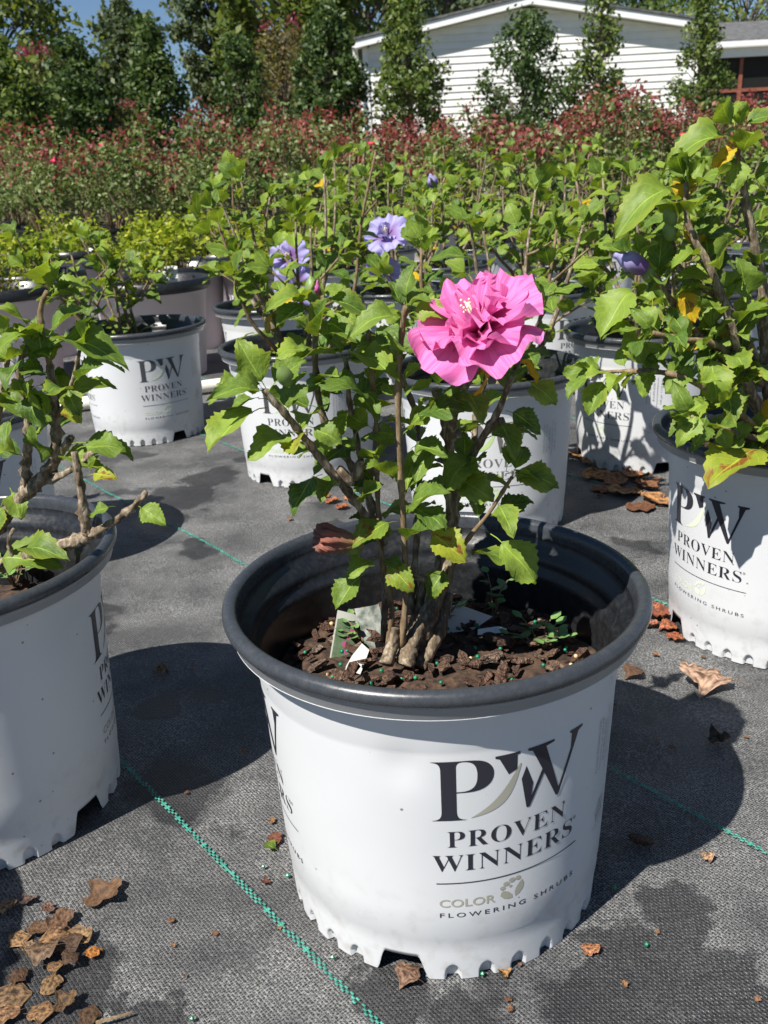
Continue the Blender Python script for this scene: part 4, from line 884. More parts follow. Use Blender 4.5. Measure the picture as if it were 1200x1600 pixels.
# leaves read off the photograph: petiole base, blade tip, depth, depth of tip, kind
ML = [((417, 632), (322, 680), .523, .50, 0), ((470, 672), (392, 690), .53, .505, 3), ((478, 664), (528, 684), .53, .52, 3), ((503, 738), (452, 778), .54, .52, 1), ((420, 615), (374, 535), .52, .52, 2),
      ((420, 615), (355, 590), .52, .50, 4), ((417, 612), (468, 556), .52, .53, 0), ((590, 628), (522, 580), .55, .53, 3), ((497, 540), (501, 470), .545, .53, 2), ((487, 470), (430, 450), .55, .53, 4),
      ((485, 476), (437, 492), .55, .53, 0), ((495, 462), (542, 444), .55, .55, 1), ((497, 470), (568, 468), .55, .54, 4), ((630, 492), (560, 490), .537, .52, 4), ((632, 488), (612, 440), .535, .54, 2),
      ((634, 485), (672, 448), .535, .55, 0), ((636, 490), (690, 478), .535, .52, 1), ((640, 657), (705, 625), .545, .525, 3), ((622, 812), (556, 835), .552, .535, 'y'), ((598, 872), (640, 915), .558, .54, 'y'),
      ((590, 870), (548, 885), .56, .54, 3), ((575, 890), (522, 940), .56, .545, 0), ((660, 822), (722, 866), .55, .53, 'y'), ((767, 832), (838, 897), .562, .54, 3), ((768, 806), (828, 775), .562, .57, 0),
      ((788, 738), (862, 745), .556, .535, 3), ((790, 735), (806, 692), .556, .57, 2), ((632, 800), (680, 758), .553, .535, 0), ((640, 790), (690, 810), .553, .53, 3), ((820, 592), (862, 618), .556, .535, 3),
      ((790, 640), (838, 662), .565, .55, 1), ((700, 760), (740, 735), .578, .56, 0), ((750, 700), (700, 745), .578, .555, 3), ((548, 600), (480, 585), .57, .545, 3), ((548, 610), (590, 640), .57, .55, 0),
      ((410, 607), (330, 620), .52, .51, 2), ((445, 640), (470, 600), .525, .52, 3), ((505, 650), (470, 630), .57, .54, 1), ((700, 880), (670, 925), .575, .56, 3), ((540, 560), (600, 545), .57, .54, 4),
      ((540, 560), (470, 530), .57, .545, 1), ((575, 520), (640, 535), .57, .55, 0), ((490, 545), (440, 540), .56, .54, 3), ((705, 740), (760, 770), .58, .555, 3), ((640, 700), (680, 690), .56, .54, 1),
      ((606, 560), (560, 545), .6, .58, 3), ((622, 600), (660, 570), .545, .54, 2), ((500, 500), (545, 515), .555, .53, 0), ((560, 690), (600, 665), .58, .56, 3), ((555, 700), (500, 705), .58, .555, 1), ((690, 690), (650, 720), .575, .55, 4)]
for (b0, t1, Y0, Y1, kd) in ML:
    p, q = at(*b0, Y0), at(*t1, Y1); d = q-p
    nr = Vector((rgA.gauss(0, .25), -.35+rgA.gauss(0, .2), .75)) + SUNDIR*.6
    me = rgA.choice(LMY) if kd == 'y' else LM[kd]
    put_leaf(A, me, p, d, nr, d.length*1.06); cntA[0] += 1
for P, t0, stp in runsA: leaf_run(A, P, rgA, t0, stp*.72, .032, HI, 165, cntA, .03, .0, 2, .9)
# pink flower and the buds
fl = at(753, 520, .515)
flower(A, fl, (-.42, -.46, .78), .0378, PINK, 7, 13, True, .35)
for k in range(3):
    a = k*2.1; p = fl + Vector((.012*math.cos(a)+.008, .012*math.sin(a)+.006, -.016)); put_leaf(A, LMG[0], p, (math.cos(a)*.6+.2, math.sin(a)*.6+.2, -.6), (.5, .3, .5), .02)
bud(A, at(492, 470, .548), (-.1, 0, 1), .8); bud(A, at(612, 560, .56), (.2, -.2, 1), .8); bud(A, at(562, 858, .55), (-.5, -.4, .3), .85); bud(A, at(452, 600, .525), (-.2, -.4, .6), .8)
shuttle('wilted_flower', WILT, .031, .0115, 3, A, at(566, 850, .548), (at(486, 838, .54)-at(566, 850, .548)))
twisted('flower_bud_tip', PINK, .010, .0028, 4, A, at(492, 463, .547), (.25, -.2, 1))

# ---------------------------------------------------------------- B: left foreground
B = empty('potted_hibiscus', (-.366, .6805, 0), 'white pot cut by the left picture edge with a gnarled sparse hibiscus', 'potted plant', PG)
pot(B, 16, -24, (.34, .33, .27), .150, 25, 4, True, False, 0)
rgB = random.Random(12); cntB = [0]
stemsB = [(PX((-75, 905, .70), (-20, 886, .685), (40, 868, .665), (95, 852, .655), (140, 838, .65)), .0085, .007, BARK, 9, .03),
          (PX((140, 838, .65), (178, 815, .645), (212, 788, .645), (228, 768, .645)), .005, .0032, BARK, 9, .03),
          (PX((136, 836, .65), (131, 800, .65), (124, 752, .65), (116, 706, .65)), .006, .0038, BARK, 9, .03),
          (PX((-60, 880, .70), (0, 815, .69), (50, 762, .68), (80, 728, .675), (88, 690, .67), (86, 630, .67), (78, 570, .67)), .0095, .0045, BARK, .6, .016),
          (PX((78, 570, .67), (66, 520, .67), (64, 480, .67), (74, 455, .668)), .0038, .0028, TWIG, .1, .024),
          (PX((85, 718, .675), (100, 700, .67), (112, 682, .667)), .0055, .004, BARK, 9, .03),
          (PX((60, 758, .68), (110, 735, .668), (150, 705, .66), (172, 690, .655)), .0042, .0026, BARK, 9, .02),
          (PX((36, 790, .69), (40, 740, .68), (44, 690, .672), (42, 640, .67), (30, 580, .67), (40, 540, .668)), .0062, .003, BARK, .35, .014),
          (PX((88, 660, .67), (105, 620, .665), (118, 580, .66), (124, 548, .658)), .0034, .002, BARK, .2, .014),
          (PX((-60, 800, .72), (-10, 690, .71), (5, 600, .70), (15, 540, .69)), .005, .0022, BARK, .3, .016),
          (PX((20, 870, .665), (14, 845, .66), (22, 826, .66)), .003, .002, BARK, 9, .03)]
for i, (P, r0, r1, mt, t0, stp) in enumerate(stemsB):
    P = put_stem(B, P, r0*.6, r1*.62, mt, 'stem', .7 if mt is BARK else .2, 12, 8, i*5+60)
    if t0 < 2: leaf_run(B, P, rgB, t0, stp, .040, HI, 120, cntB, .05, .0, 2, .9)
for (b0, t1, Y0, Y1, kd) in [((80, 462), (92, 408), .668, .66, 2), ((82, 470), (104, 440), .668, .67, 0), ((72, 530), (112, 476), .668, .66, 0), ((76, 532), (168, 526), .668, .65, 4), ((68, 528), (0, 512), .668, .64, 4), ((66, 530), (36, 498), .668, .65, 1),
        ((118, 700), (182, 690), .65, .64, 3), ((112, 690), (205, 700), .66, .67, 0), ((138, 742), (150, 712), .65, .65, 2), ((138, 742), (172, 738), .65, .64, 'y'), ((212, 788), (252, 812), .645, .63, 0), ((180, 790), (140, 798), .645, .64, 3),
        ((30, 860), (72, 845), .664, .64, 4), ((-10, 880), (58, 858), .67, .65, 1), ((112, 600), (152, 566), .66, .65, 2), ((100, 600), (118, 640), .665, .65, 3), ((95, 630), (120, 650), .665, .65, 'y'), ((40, 600), (52, 660), .668, .65, 3), ((44, 560), (0, 580), .668, .64, 1), ((20, 650), (0, 690), .67, .65, 0), ((15, 760), (30, 800), .69, .67, 3), ((5, 780), (-10, 830), .69, .67, 0)]:
    p, q = at(*b0, Y0), at(*t1, Y1); d = q-p; put_leaf(B, rgB.choice(LMY) if kd == 'y' else LM[kd], p, d, Vector((rgB.gauss(0, .3), -.3, .75))+SUNDIR*.6, d.length*1.06)

# ---------------------------------------------------------------- C: right, and the rows behind
C = empty('potted_hibiscus', (.4377, .9223, 0), 'white pot cut by the right picture edge under a tall dense hibiscus', 'potted plant', PG)
pot(C, -154, -176, (.66, .70, .56), .19, 10, 5, True, True)
rgC = random.Random(3); cntC = [0]
stemsC = [(PX((1225, 720, .92), (1205, 640, .91), (1195, 540, .90), (1190, 440, .89), (1168, 330, .88), (1158, 260, .88), (1150, 205, .88)), .0075, .0026, BARK, .28, .016),
          (PX((1225, 715, .91), (1190, 650, .89), (1160, 580, .87), (1140, 500, .86), (1110, 420, .855), (1075, 350, .86), (1072, 285, .86)), .006, .0024, BARK, .25, .013),
          (PX((1225, 715, .91), (1170, 660, .86), (1110, 610, .83), (1050, 585, .83), (985, 580, .84), (935, 582, .85)), .0045, .0016, TWIG, .2, .013),
          (PX((1195, 640, .90), (1130, 560, .88), (1070, 500, .87), (1030, 440, .87), (1000, 405, .87)), .005, .002, BARK, .2, .012),
          (PX((1180, 560, .89), (1130, 470, .88), (1060, 420, .89), (1050, 360, .9), (1062, 310, .9)), .005, .002, BARK, .2, .012),
          (PX((1215, 690, .9), (1160, 680, .85), (1110, 665, .815), (1080, 650, .805)), .004, .002, TWIG, .15, .014),
          (PX((1230, 650, .93), (1240, 500, .94), (1215, 380, .95), (1200, 300, .95)), .006, .002, BARK, .2, .013),
          (PX((1215, 690, .93), (1150, 600, .98), (1090, 520, 1.02), (1040, 480, 1.03)), .0045, .002, BARK, .3, .014),
          (PX((1190, 600, .90), (1120, 540, .86), (1060, 530, .84), (1020, 520, .83)), .004, .002, TWIG, .25, .013)]
for i, (P, r0, r1, mt, t0, stp) in enumerate(stemsC):
    P = put_stem(C, P, r0, r1, mt, 'stem', .4, 8, 4, i*7+31); leaf_run(C, P, rgC, t0, stp*.8, .045, HI, 265, cntC, .05, .025, 3, .95)
for (b0, t1, Y0, Y1, kd) in [((1152, 205), (1215, 165), .88, .87, 0), ((1150, 210), (1060, 212), .88, .86, 4), ((1152, 225), (1118, 250), .88, .86, 'g'), ((1155, 240), (1150, 285), .88, .86, 3), ((1155, 215), (1190, 222), .88, .87, 1), ((1075, 300), (1080, 235), .86, .85, 3),
        ((1072, 310), (1132, 296), .86, .85, 1), ((1062, 285), (975, 318), .86, .83, 4), ((1060, 330), (1025, 300), .9, .88, 3), ((1045, 430), (1110, 425), .87, .85, 'y'), ((1062, 445), (1085, 495), .87, .85, 'g'), ((1000, 440), (940, 505), .87, .84, 0), ((1020, 465), (1018, 520), .86, .84, 'y'),
        ((1045, 475), (1075, 540), .87, .845, 0), ((1172, 480), (1158, 410), .87, .86, 2), ((1108, 545), (1122, 622), .84, .815, 3), ((1105, 640), (1095, 690), .81, .79, 3), ((1095, 640), (1065, 680), .81, .79, 1), ((1120, 660), (1140, 700), .82, .81, 0), ((1200, 700), (1122, 718), .83, .78, 'y'),
        ((950, 585), (918, 640), .85, .835, 0), ((945, 580), (910, 560), .85, .85, 1), ((1085, 560), (1045, 600), .84, .82, 3), ((1130, 600), (1150, 650), .84, .81, 0), ((1020, 570), (1000, 610), .84, .825, 3), ((1000, 560), (1040, 560), .84, .83, 1), ((1060, 340), (1100, 380), .89, .87, 'g')]:
    p, q = at(*b0, Y0), at(*t1, Y1); d = q-p; put_leaf(C, rgC.choice(LMY) if kd == 'y' else (rgC.choice(LMG) if kd == 'g' else LM[kd]), p, d, Vector((rgC.gauss(0, .3), -.35, .7))+SUNDIR*.6, d.length*1.06)
for u, v in ((1052, 345), (1049, 368), (1015, 432), (1075, 400)): bud(C, at(u, v+8, .865), (rgC.gauss(0, .3), -.2, 1), 1.0)
o = twisted('closed_violet_flower', VIOLET, .033, .0086, 8, C, at(1008, 420, .862), (-.85, -.05, .42))
rest = [  # x, y, logo, cut, top z, spread, stems, leaves, seed, label, tint
    ((-.5005, 1.9422), -56, -46, .42, .11, 9, 230, 51, 'white pot with a small dark bushy hibiscus before the mauve pots', (.6, .68, .52), .16, (-.09, 0)),
    ((-.1313, 1.6107), -98, -40, .54, .17, 8, 200, 52, 'white pot half hidden behind the left branches of the front plant', (.5, .62, .35), .17, (0, 0)),
    ((.1609, 1.3221), -92, 10, .47, .16, 7, 190, 53, 'white pot directly behind the pink flower', (.45, .6, .25), .17, (0, .03)),
    ((.475, 1.585), -140, -88, .5, .16, 7, 190, 54, 'white pot dappled with leaf shade left of the tall right hibiscus', (.6, .66, .5), .17, (0, .02)),
    ((-.59, 1.22), -60, 0, .45, .10, 5, 60, 55, 'white pot mostly hidden behind the gnarled left hibiscus', (.6, .66, .5), .15, (-.12, 0)),
    ((-.235, 2.20), -75, 20, .56, .18, 7, 190, 56, 'white pot whose hibiscus carries two violet flowers', (.6, .66, .5), .19, (.02, 0)),
    ((.065, 2.36), -112, 60, .55, .17, 8, 210, 57, 'white pot whose hibiscus bears the open lilac flower', (.6, .66, .5), .19, (0, 0)),
    ((.40, 2.18), -60, 30, .53, .17, 8, 210, 58, 'sunlit white pot in the gap right of the pink flower', (.6, .66, .5), .19, (0, 0)),
    ((.82, 1.47), -120, 70, .5, .17, 7, 150, 59, 'white pot glimpsed behind the tall right hibiscus', (.6, .66, .5), .17, (0, 0)),
    ((.74, 2.05), -90, 20, .53, .18, 8, 190, 60, 'white pot in the third row behind the dappled pot', (.6, .66, .5), .18, (0, 0)),
    ((.24, 2.95), -90, 0, .57, .18, 8, 200, 61, 'leafy hibiscus in the back row above the pink flower', (.6, .66, .5), .19, (0, 0)),
    ((-.1, 3.05), -90, 0, .58, .19, 8, 200, 62, 'leafy hibiscus in the back row right of the violet flowers', (.6, .66, .5), .19, (0, 0)),
    ((.58, 2.85), -90, 0, .56, .19, 8, 200, 63, 'leafy hibiscus in the back row above the sunlit pot', (.6, .66, .5), .19, (0, 0)),
    ((.95, 2.7), -90, 0, .55, .19, 8, 180, 64, 'leafy hibiscus in the back row near the right edge', (.6, .66, .5), .19, (0, 0)),
    ((.42, 3.6), -90, 0, .60, .2, 8, 180, 65, 'hibiscus in the last row before the roses, centre', (.6, .66, .5), .19, (0, 0)),
    ((.85, 3.45), -90, 0, .58, .2, 8, 170, 66, 'hibiscus in the last row before the roses, right of centre', (.6, .66, .5), .19, (0, 0)),
    ((1.28, 3.3), -90, 0, .58, .2, 8, 160, 67, 'hibiscus in the last row before the roses, far right', (.6, .66, .5), .19, (0, 0)),
    ((.05, 3.75), -90, 0, .60, .2, 8, 180, 68, 'hibiscus in the last row before the roses, left end', (.6, .66, .5), .19, (0, 0))]
PR = {}
X0 = empty('potted_hibiscus', (-.55, .375, 0), 'white pot standing just outside the lower left picture corner', 'potted plant', PG)
pot(X0, -60, 0, (.34, .33, .27), .15, 0, 90, True, False); auto_plant(X0, (-.55, .375, .15), .34, .09, 4, 40, 90, .045, LO, t0=.3)
for (xy, logo, cut, tz_, sp, ns, nl, sd_, lab, tc_, soil, ln) in rest:
    r = empty('potted_hibiscus', (xy[0], xy[1], 0), lab, 'potted plant', PG); PR[sd_] = r
    pot(r, logo, cut, tc_, soil, 0, sd_, True, sd_ < 60, 0, (.06, .06, .065) if sd_ != 53 else (.13, .12, .12))
    auto_plant(r, (xy[0]+ln[0]*.3, xy[1], soil), tz_, sp, ns, nl, sd_, (.052 if 51 < sd_ < 59 else .046), LO, t0=.14, lean=ln, gold=.018 if sd_ != 51 else 0, r0=.0055)
# violet flowers
flower(PR[56], at(455, 402, 2.02), (-.3, -.8, .35), .045, VIOLET, 71, 2, True); flower(PR[56], at(462, 447, 2.0), (.1, -.8, .1), .047, VIOLET, 72, 3, True); 
flower(PR[57], at(606, 370, 2.12), (-.2, -.6, .6), .05, VIOLET, 73, 4, True); flower(PR[57], at(598, 420, 2.15), (0, -.7, -.5), .04, VIOLET, 74, 0, False)
twisted('closed_violet_flower', VIOLET, .04, .013, 75, PR[57], at(596, 492, 2.1), (-1, -.1, .1)); twisted('closed_violet_flower', VIOLET, .036, .013, 76, PR[61], at(678, 292, 2.6), (-.3, -.3, 1)); twisted('closed_violet_flower', VIOLET, .036, .013, 77, PR[61], at(742, 348, 2.6), (.2, -.5, .8))

# ---------------------------------------------------------------- chartreuse shrubs in mauve pots
MP = lathe('mauve_pot', [(.128, 0), (.128, .004), (.150, .225), (.152, .2255), (.1525, .2345)], MAUVE, 72)
MR = lathe('mauve_rim', [(.1525, .2345), (.1640, .2355), (.1655, .246), (.1645, .2655), (.161, .2665), (.152, .262), (.146, .2), (.144, .19)], BLACK, 72)
def mwall(z): return .128+.0225/.225*z
MT = wrap('mauve_text', [fit(text_mesh('Proven', serif=True, offset=-.004), -.085, .085, .13, .185), fit(text_mesh('Winners', serif=True, offset=-.004), -.1, .1, .06, .115)], WPRINT, mwall, .0008, .008)
SV = []
for k in range(4):
    rng = np.random.default_rng(300+k); mb = MB(); cl = []
    for i in range(16):
        a, q, hh = rng.random()*6.28, .03+.11*rng.random(), .08+.09*rng.random(); top = (math.cos(a)*q, math.sin(a)*q, .2+hh); mb.tube([(math.cos(a)*.02, math.sin(a)*.02, .19), (math.cos(a)*q*.7, math.sin(a)*q*.7, .2+hh*.6), top], [.003, .002, .001], 4)
        cl += [(top[0], top[1], top[2], .035, .03), (top[0]*.7, top[1]*.7, top[2]-.035, .035, .03)]
    SV.append((mb.me('twigs', TWIG), cloud('shrub_leaves', rng, cl, 520, .022, SPIR, lo=.2, up=.8, aspect=.62)))
MSOIL = soil_mesh(.236, 9, .146)
rgS = random.Random(8); j = 0
MG = 'chartreuse shrubs in mauve pots'
ords = ['front', 'second', 'third', 'fourth', 'fifth']
for j, (Y, xs_) in enumerate(((2.58, (-1.02, -.595)), (3.05, (-1.5, -1.1, -.66, -.33)), (3.6, (-1.75, -1.35, -.95, -.55, -.2)), (4.2, (-2.1, -1.7, -1.28, -.86, -.45, -.05)), (4.8, (-2.4, -1.95, -1.5, -1.05, -.6, -.15, .3)))):
    for i, x in enumerate(xs_):
        if j == 0: lab = ('mauve pot with white lettering behind the gnarled hibiscus', 'mauve pot with bark mulch and a white tag behind the small white pot')[i]
        else: lab = f'chartreuse shrub in a mauve pot in the {ords[j]} row from the white pots'
        r = empty('potted_shrub', (x+rgS.uniform(-.03, .03), Y+rgS.uniform(-.04, .04), 0), lab, 'potted shrub', MG if j == 0 else f'chartreuse shrubs, {ords[j]} row')
        p = obj('pot', MP, r); obj('rim', MR, p); t_ = obj('pot_lettering', MT, p); t_.rotation_euler = (0, 0, R(-75 if i == 0 else -170)); obj('soil', MSOIL, r)
        tw, lf = SV[rgS.randrange(4)]; rz = rgS.uniform(0, 6.28); sc = rgS.uniform(.85, 1.15)*(.8 if (j == 0) else 1.0)
        for nm, me in (('twigs', tw), ('foliage', lf)):
            o = obj(nm, me, r); o.rotation_euler = (0, 0, rz); o.scale = (sc, sc, sc*(1 if j else .95)); o.location.z = .24*(1-sc)+.04*(j == 0)
        if j == 0:
            rg = random.Random(i)
            for q in range(45):
                a, rr_ = rg.uniform(0, 6.28), .14*math.sqrt(rg.random()); c = obj('bark_chip', rg.choice(CHIPS), [ch_ for ch_ in r.children if ch_.name.startswith('soil')][0]); c.location = (rr_*math.cos(a), rr_*math.sin(a), .243); c.scale = (.016,)*3; c.rotation_euler = (rg.gauss(0, .3), rg.gauss(0, .3), rg.uniform(0, 6))

# ---------------------------------------------------------------- plant tags
def curved_sheet(name, w_, h_, bend, mat, th=.0006, n=8):
    V, F = [], []
    for s in (0, 1):
        for i in range(n+1):
            a = (i/n-.5)*bend; x = (math.sin(a)/bend if bend else i/n-.5)*w_; y = ((1-math.cos(a))/bend if bend else 0)*w_ + s*th
            V += [(x, y, 0), (x, y, h_)]
    m_ = 2*(n+1)
    for i in range(n):
        a = 2*i; F += [(a, a+2, a+3, a+1), (m_+a, m_+a+1, m_+a+3, m_+a+2), (a, m_+a, m_+a+2, a+2), (a+1, a+3, m_+a+3, m_+a+1)]
    F += [(0, 1, m_+1, m_), (2*n, m_+2*n, m_+2*n+1, 2*n+1)]
    return mesh(name, V, F, mat)
def tagpic():
    m, n, l, b = newmat('tag_picture'); tc = N(n, 'ShaderNodeTexCoord'); sp = N(n, 'ShaderNodeSeparateXYZ'); l.new(tc.outputs['Object'], sp.inputs[0])
    no = N(n, 'ShaderNodeTexNoise'); no.inputs['Scale'].default_value = 260; no.inputs['Detail'].default_value = 5; l.new(tc.outputs['Object'], no.inputs['Vector'])
    c = mixc(n, l, no.outputs['Fac'], (.03, .06, .03), (.17, .23, .13))
    for (x, z, r) in ((.004, .030, .0032), (.001, .024, .0030), (-.002, .0175, .0034), (.0005, .011, .003), (.0055, .0165, .0024), (.006, .036, .0022)):
        d = N(n, 'ShaderNodeVectorMath'); d.operation = 'DISTANCE'; cxz = N(n, 'ShaderNodeCombineXYZ'); l.new(sp.outputs[0], cxz.inputs[0]); l.new(sp.outputs[2], cxz.inputs[2]); l.new(cxz.outputs[0], d.inputs[0]); d.inputs[1].default_value = (x, 0, z)
        c = mixc(n, l, math_node(n, l, 'LESS_THAN', math_node(n, l, 'ADD', d.outputs['Value'], math_node(n, l, 'MULTIPLY', math_node(n, l, 'SUBTRACT', no.outputs['Fac'], .5), .004)), r*.8), c, (.36, .08, .18))
    brd = math_node(n, l, 'MAXIMUM', math_node(n, l, 'GREATER_THAN', math_node(n, l, 'ABSOLUTE', sp.outputs[0]), .0118), math_node(n, l, 'GREATER_THAN', sp.outputs[2], .0385))
    c = mixc(n, l, brd, c, (.42, .42, .38)); l.new(c, b.inputs['Base Color']); b.inputs['Roughness'].default_value = .35; return m
t1 = obj('plant_tag', curved_sheet('tag', .026, .046, .35, tagpic())); b1 = at(543, 1002, .60); t1.scale = (.86,)*3; t1.location = (b1.x-.004, b1.y-.004, .159); t1.rotation_euler = (R(-38), R(26), R(14)); tag(t1, 'bent picture tag with pink flowers leaning inside the front pot', 'plant tag')
t1b = obj('plant_tag', curved_sheet('tag', .020, .034, .6, plain('faded_tag_print', (.1, .12, .1), (.4, .42, .38), .4, 140))); b1 = at(588, 990, .61); t1b.location = (b1.x, b1.y, .162); t1b.rotation_euler = (R(-10), R(-14), R(-12)); tag(t1b, 'grey faded tag behind the stems in the front pot', 'plant tag')
def jag(name, pts, th, mat):
    n = len(pts); V = [(x, 0, z) for x, z in pts] + [(x, th, z) for x, z in pts]; return mesh(name, V, [tuple(range(n)), tuple(range(2*n-1, n-1, -1))] + [(i, i+n, (i+1) % n+n, (i+1) % n) for i in range(n)], mat)
t2 = obj('plant_tag', jag('tag', [(-.012, 0), (.014, .0), (.03, .008), (.012, .017), (.004, .021), (-.004, .02), (-.012, .022)], .0006, TAGW)); b1 = at(712, 966, .62); t2.location = (b1.x, b1.y, .168); t2.rotation_euler = (R(-18), 0, R(10)); tag(t2, 'torn white tag lying behind the thick trunk in the front pot', 'plant tag')
t3 = obj('plant_tag', jag('tag', [(-.009, 0), (.01, .0), (.014, .003), (.008, .006), (-.008, .005)], .0006, TAGW)); b1 = gp(765, 992, .172); t3.location = (b1.x, b1.y, .173); t3.rotation_euler = (R(-62), 0, R(4)); tag(t3, 'small white tag scrap on the bark mulch of the front pot', 'tag scrap')
t4 = obj('plant_tag', jag('tag', [(-.008, 0), (.004, -.002), (.008, .016), (.002, .02), (-.004, .01)], .0006, TAGW)); b1 = at(552, 1002, .575); t4.location = (b1.x, b1.y, .165); t4.rotation_euler = (R(-30), R(15), R(4)); tag(t4, 'white torn tag end by the picture tag in the front pot', 'tag scrap')
t5 = obj('plant_tag', curved_sheet('tag', .042, .05, .0, TAGW)); b1 = at(268, 458, 2.62); t5.location = (b1.x, b1.y, .248); t5.rotation_euler = (R(-16), R(3), R(6)); tag(t5, 'white printed tag standing in the bark of the mauve pot', 'plant tag')
tx = wrap  # flat lettering on that tag
for k, s in enumerate(('Spiraea', 'Gold', 'Zone 4 Sun')):
    V, F = fit(text_mesh(s), -.015+.003*(k == 1), .012-.004*(k == 1), .034-.011*k, .040-.011*k); o = obj('tag_lettering', mesh('tagtext', [(x, -.0006, z) for x, z in V], F, INK), t5)

# ---------------------------------------------------------------- weeds
WEED = plain('weed_leaf', (.09, .19, .05), (.18, .3, .09), .5, 40)
def oval(mb, c, d, nrm, L, W_):
    d = Vector(d).normalized(); nrm = Vector(nrm); x = d.cross(nrm).normalized(); n2_ = x.cross(d)
    P = [c, c+d*L*.3+x*W_*.5, c+d*L*.7+x*W_*.5, c+d*L, c+d*L*.7-x*W_*.5, c+d*L*.3-x*W_*.5, c+d*L*.5-n2_*W_*.12]
    mb.add(P, [(0, 1, 6), (1, 2, 6), (2, 3, 6), (3, 4, 6), (4, 5, 6), (5, 0, 6)])
rgW = random.Random(4)
def weed(label, base, n, L, hgt, reach):
    b = Vector(base); r = empty('weed_seedling', b, label, 'weed'); st = MB()
    for k in range(n):
        a = rgW.uniform(0, 6.28); tp = Vector((math.cos(a)*reach*rgW.uniform(.4, 1), math.sin(a)*reach*rgW.uniform(.4, 1), hgt*rgW.uniform(.4, 1)))
        st.tube([(0, 0, -.004), tp*.5+Vector((0, 0, hgt*.2)), tp], [.0008, .0006, .0005], 4)
        for q in range(3):
            lf = MB(); a2 = a+2.1*q+rgW.uniform(-.3, .3); oval(lf, tp*(1-.18*q), (math.cos(a2), math.sin(a2), .35), (0, 0, 1), L*rgW.uniform(.7, 1.1), L*.58); obj('leaf', lf.me('weed_leaf', WEED), r)
    obj('stem', st.me('stem', TWIG), r)
pW = gp(565, 1000, .17); weed('small clover-like weed at the foot of the thin stems', (pW.x, pW.y, .166), 7, .009, .02, .02)
pW = gp(690, 985, .17); weed('round leaved weed beside the thick trunk', (pW.x, pW.y, .168), 7, .010, .022, .018)
pW = gp(845, 1005, .17); weed('spurge-like weed with oval leaves at the right rim of the mulch', (pW.x, pW.y, .166), 9, .011, .02, .026)
pW = gp(772, 960, .17); weed('tall thin weed against the dark inner wall', (pW.x, pW.y, .165), 4, .011, .045, .014)
pW = gp(20, 905, .16); weed('pale weed growing in the left foreground pot', (pW.x, pW.y, .155), 8, .014, .035, .03)

# ---------------------------------------------------------------- litter on the ground
def dry_mesh(seed, nu=9, nv=12):
    rg = random.Random(seed); V, F, UV = [], [], []; c1, c2 = rg.uniform(-.9, 1.1), rg.uniform(-.6, .9)
    for i in range(nv+1):
        t = i/nv; w_ = .42*math.sin(math.pi*(t*.92+.05))**.7*(1+.2*math.sin(t*11+seed)+.35*noise.noise(Vector((t*9, seed*2.3, 0))))
        for j in range(nu+1):
            s = j/nu*2-1; x = s*w_; y = t-.5
            z = c1*x*x*1.6 + c2*y*y*.8 + .09*noise.noise(Vector((x*4+seed*3, y*4, 0))) + .08*noise.noise(Vector((x*9, y*9+seed, 2))) + .12*abs(x)*math.sin(t*17+seed)
            V.append((x, y, z)); UV.append((s*.5+.5, t))
    for i in range(nv):
        for j in range(nu): F.append((i*(nu+1)+j, i*(nu+1)+j+1, (i+1)*(nu+1)+j+1, (i+1)*(nu+1)+j))
    b_i = len(V); zc = V[nu//2][2]
    for (y, z, r) in ((-.5, zc, .012), (-.68, zc+.04, .010), (-.85, zc-.02, .009)):
        for k in range(3): V.append((r*math.cos(2.094*k)+.05*(y+.5), y, z+r*math.sin(2.094*k))); UV.append((.5, 0))
    for i in range(2):
        for k in range(3): F.append((b_i+i*3+k, b_i+i*3+(k+1) % 3, b_i+(i+1)*3+(k+1) % 3, b_i+(i+1)*3+k))
    mz = min(v[2] for v in V); V = [(x, y, z-mz) for x, y, z in V]
    me = mesh('dry_leaf', V, F, DRY, True); ul = me.uv_layers.new(name='UVMap'); li = np.zeros(len(me.loops), np.int32); me.loops.foreach_get('vertex_index', li); ul.data.foreach_set('uv', np.array(UV, np.float32)[li].ravel()); return me
DM = [dry_mesh(s) for s in range(8)]
rgD = random.Random(6)
def dry(u, v, px_, label, group=None, col=(1, 1, 1), rz=None, dz=0, k=None, cat='dry leaf', name='dry_leaf', flat=1):
    p = gp(u, v); sc = px_*.78/FPX*(p-CAM).length; o = obj(name, DM[rgD.randrange(8) if k is None else k]); o.location = (p.x, p.y, fabric_z(p.x, p.y)+.001+dz); o.scale = (sc, sc, sc*flat); o.rotation_euler = (rgD.gauss(0, .12), rgD.gauss(0, .12), rgD.uniform(0, 6.28) if rz is None else rz); o.color = rgb(col); tag(o, label, cat, group); return o
pl = 'crumpled brown leaf in the litter heap below the left pot'
for (u, v, s, dz) in ((90, 1470, 78, 0), (112, 1482, 66, .003), (70, 1500, 70, .004), (126, 1470, 60, .002), (95, 1445, 62, .001), (80, 1540, 80, 0), (105, 1575, 74, .003), (65, 1585, 74, 0), (18, 1560, 76, 0), (30, 1530, 56, .002), (140, 1590, 62, 0), (10, 1592, 70, .002), (48, 1490, 50, .003), (30, 1470, 56, 0), (60, 1455, 50, .001), (112, 1510, 44, .005), (90, 1520, 40, .004), (45, 1410, 60, 0), (12, 1420, 56, 0), (75, 1425, 46, .002)):
    q_ = rgD.uniform(.4, .95); dry(u, v, s*rgD.uniform(.5, .85), pl, 'litter heap below the left pot', dz=dz, flat=rgD.uniform(.45, .9), col=(q_*1.05, q_*rgD.uniform(.85, 1), q_*rgD.uniform(.7, 1)))
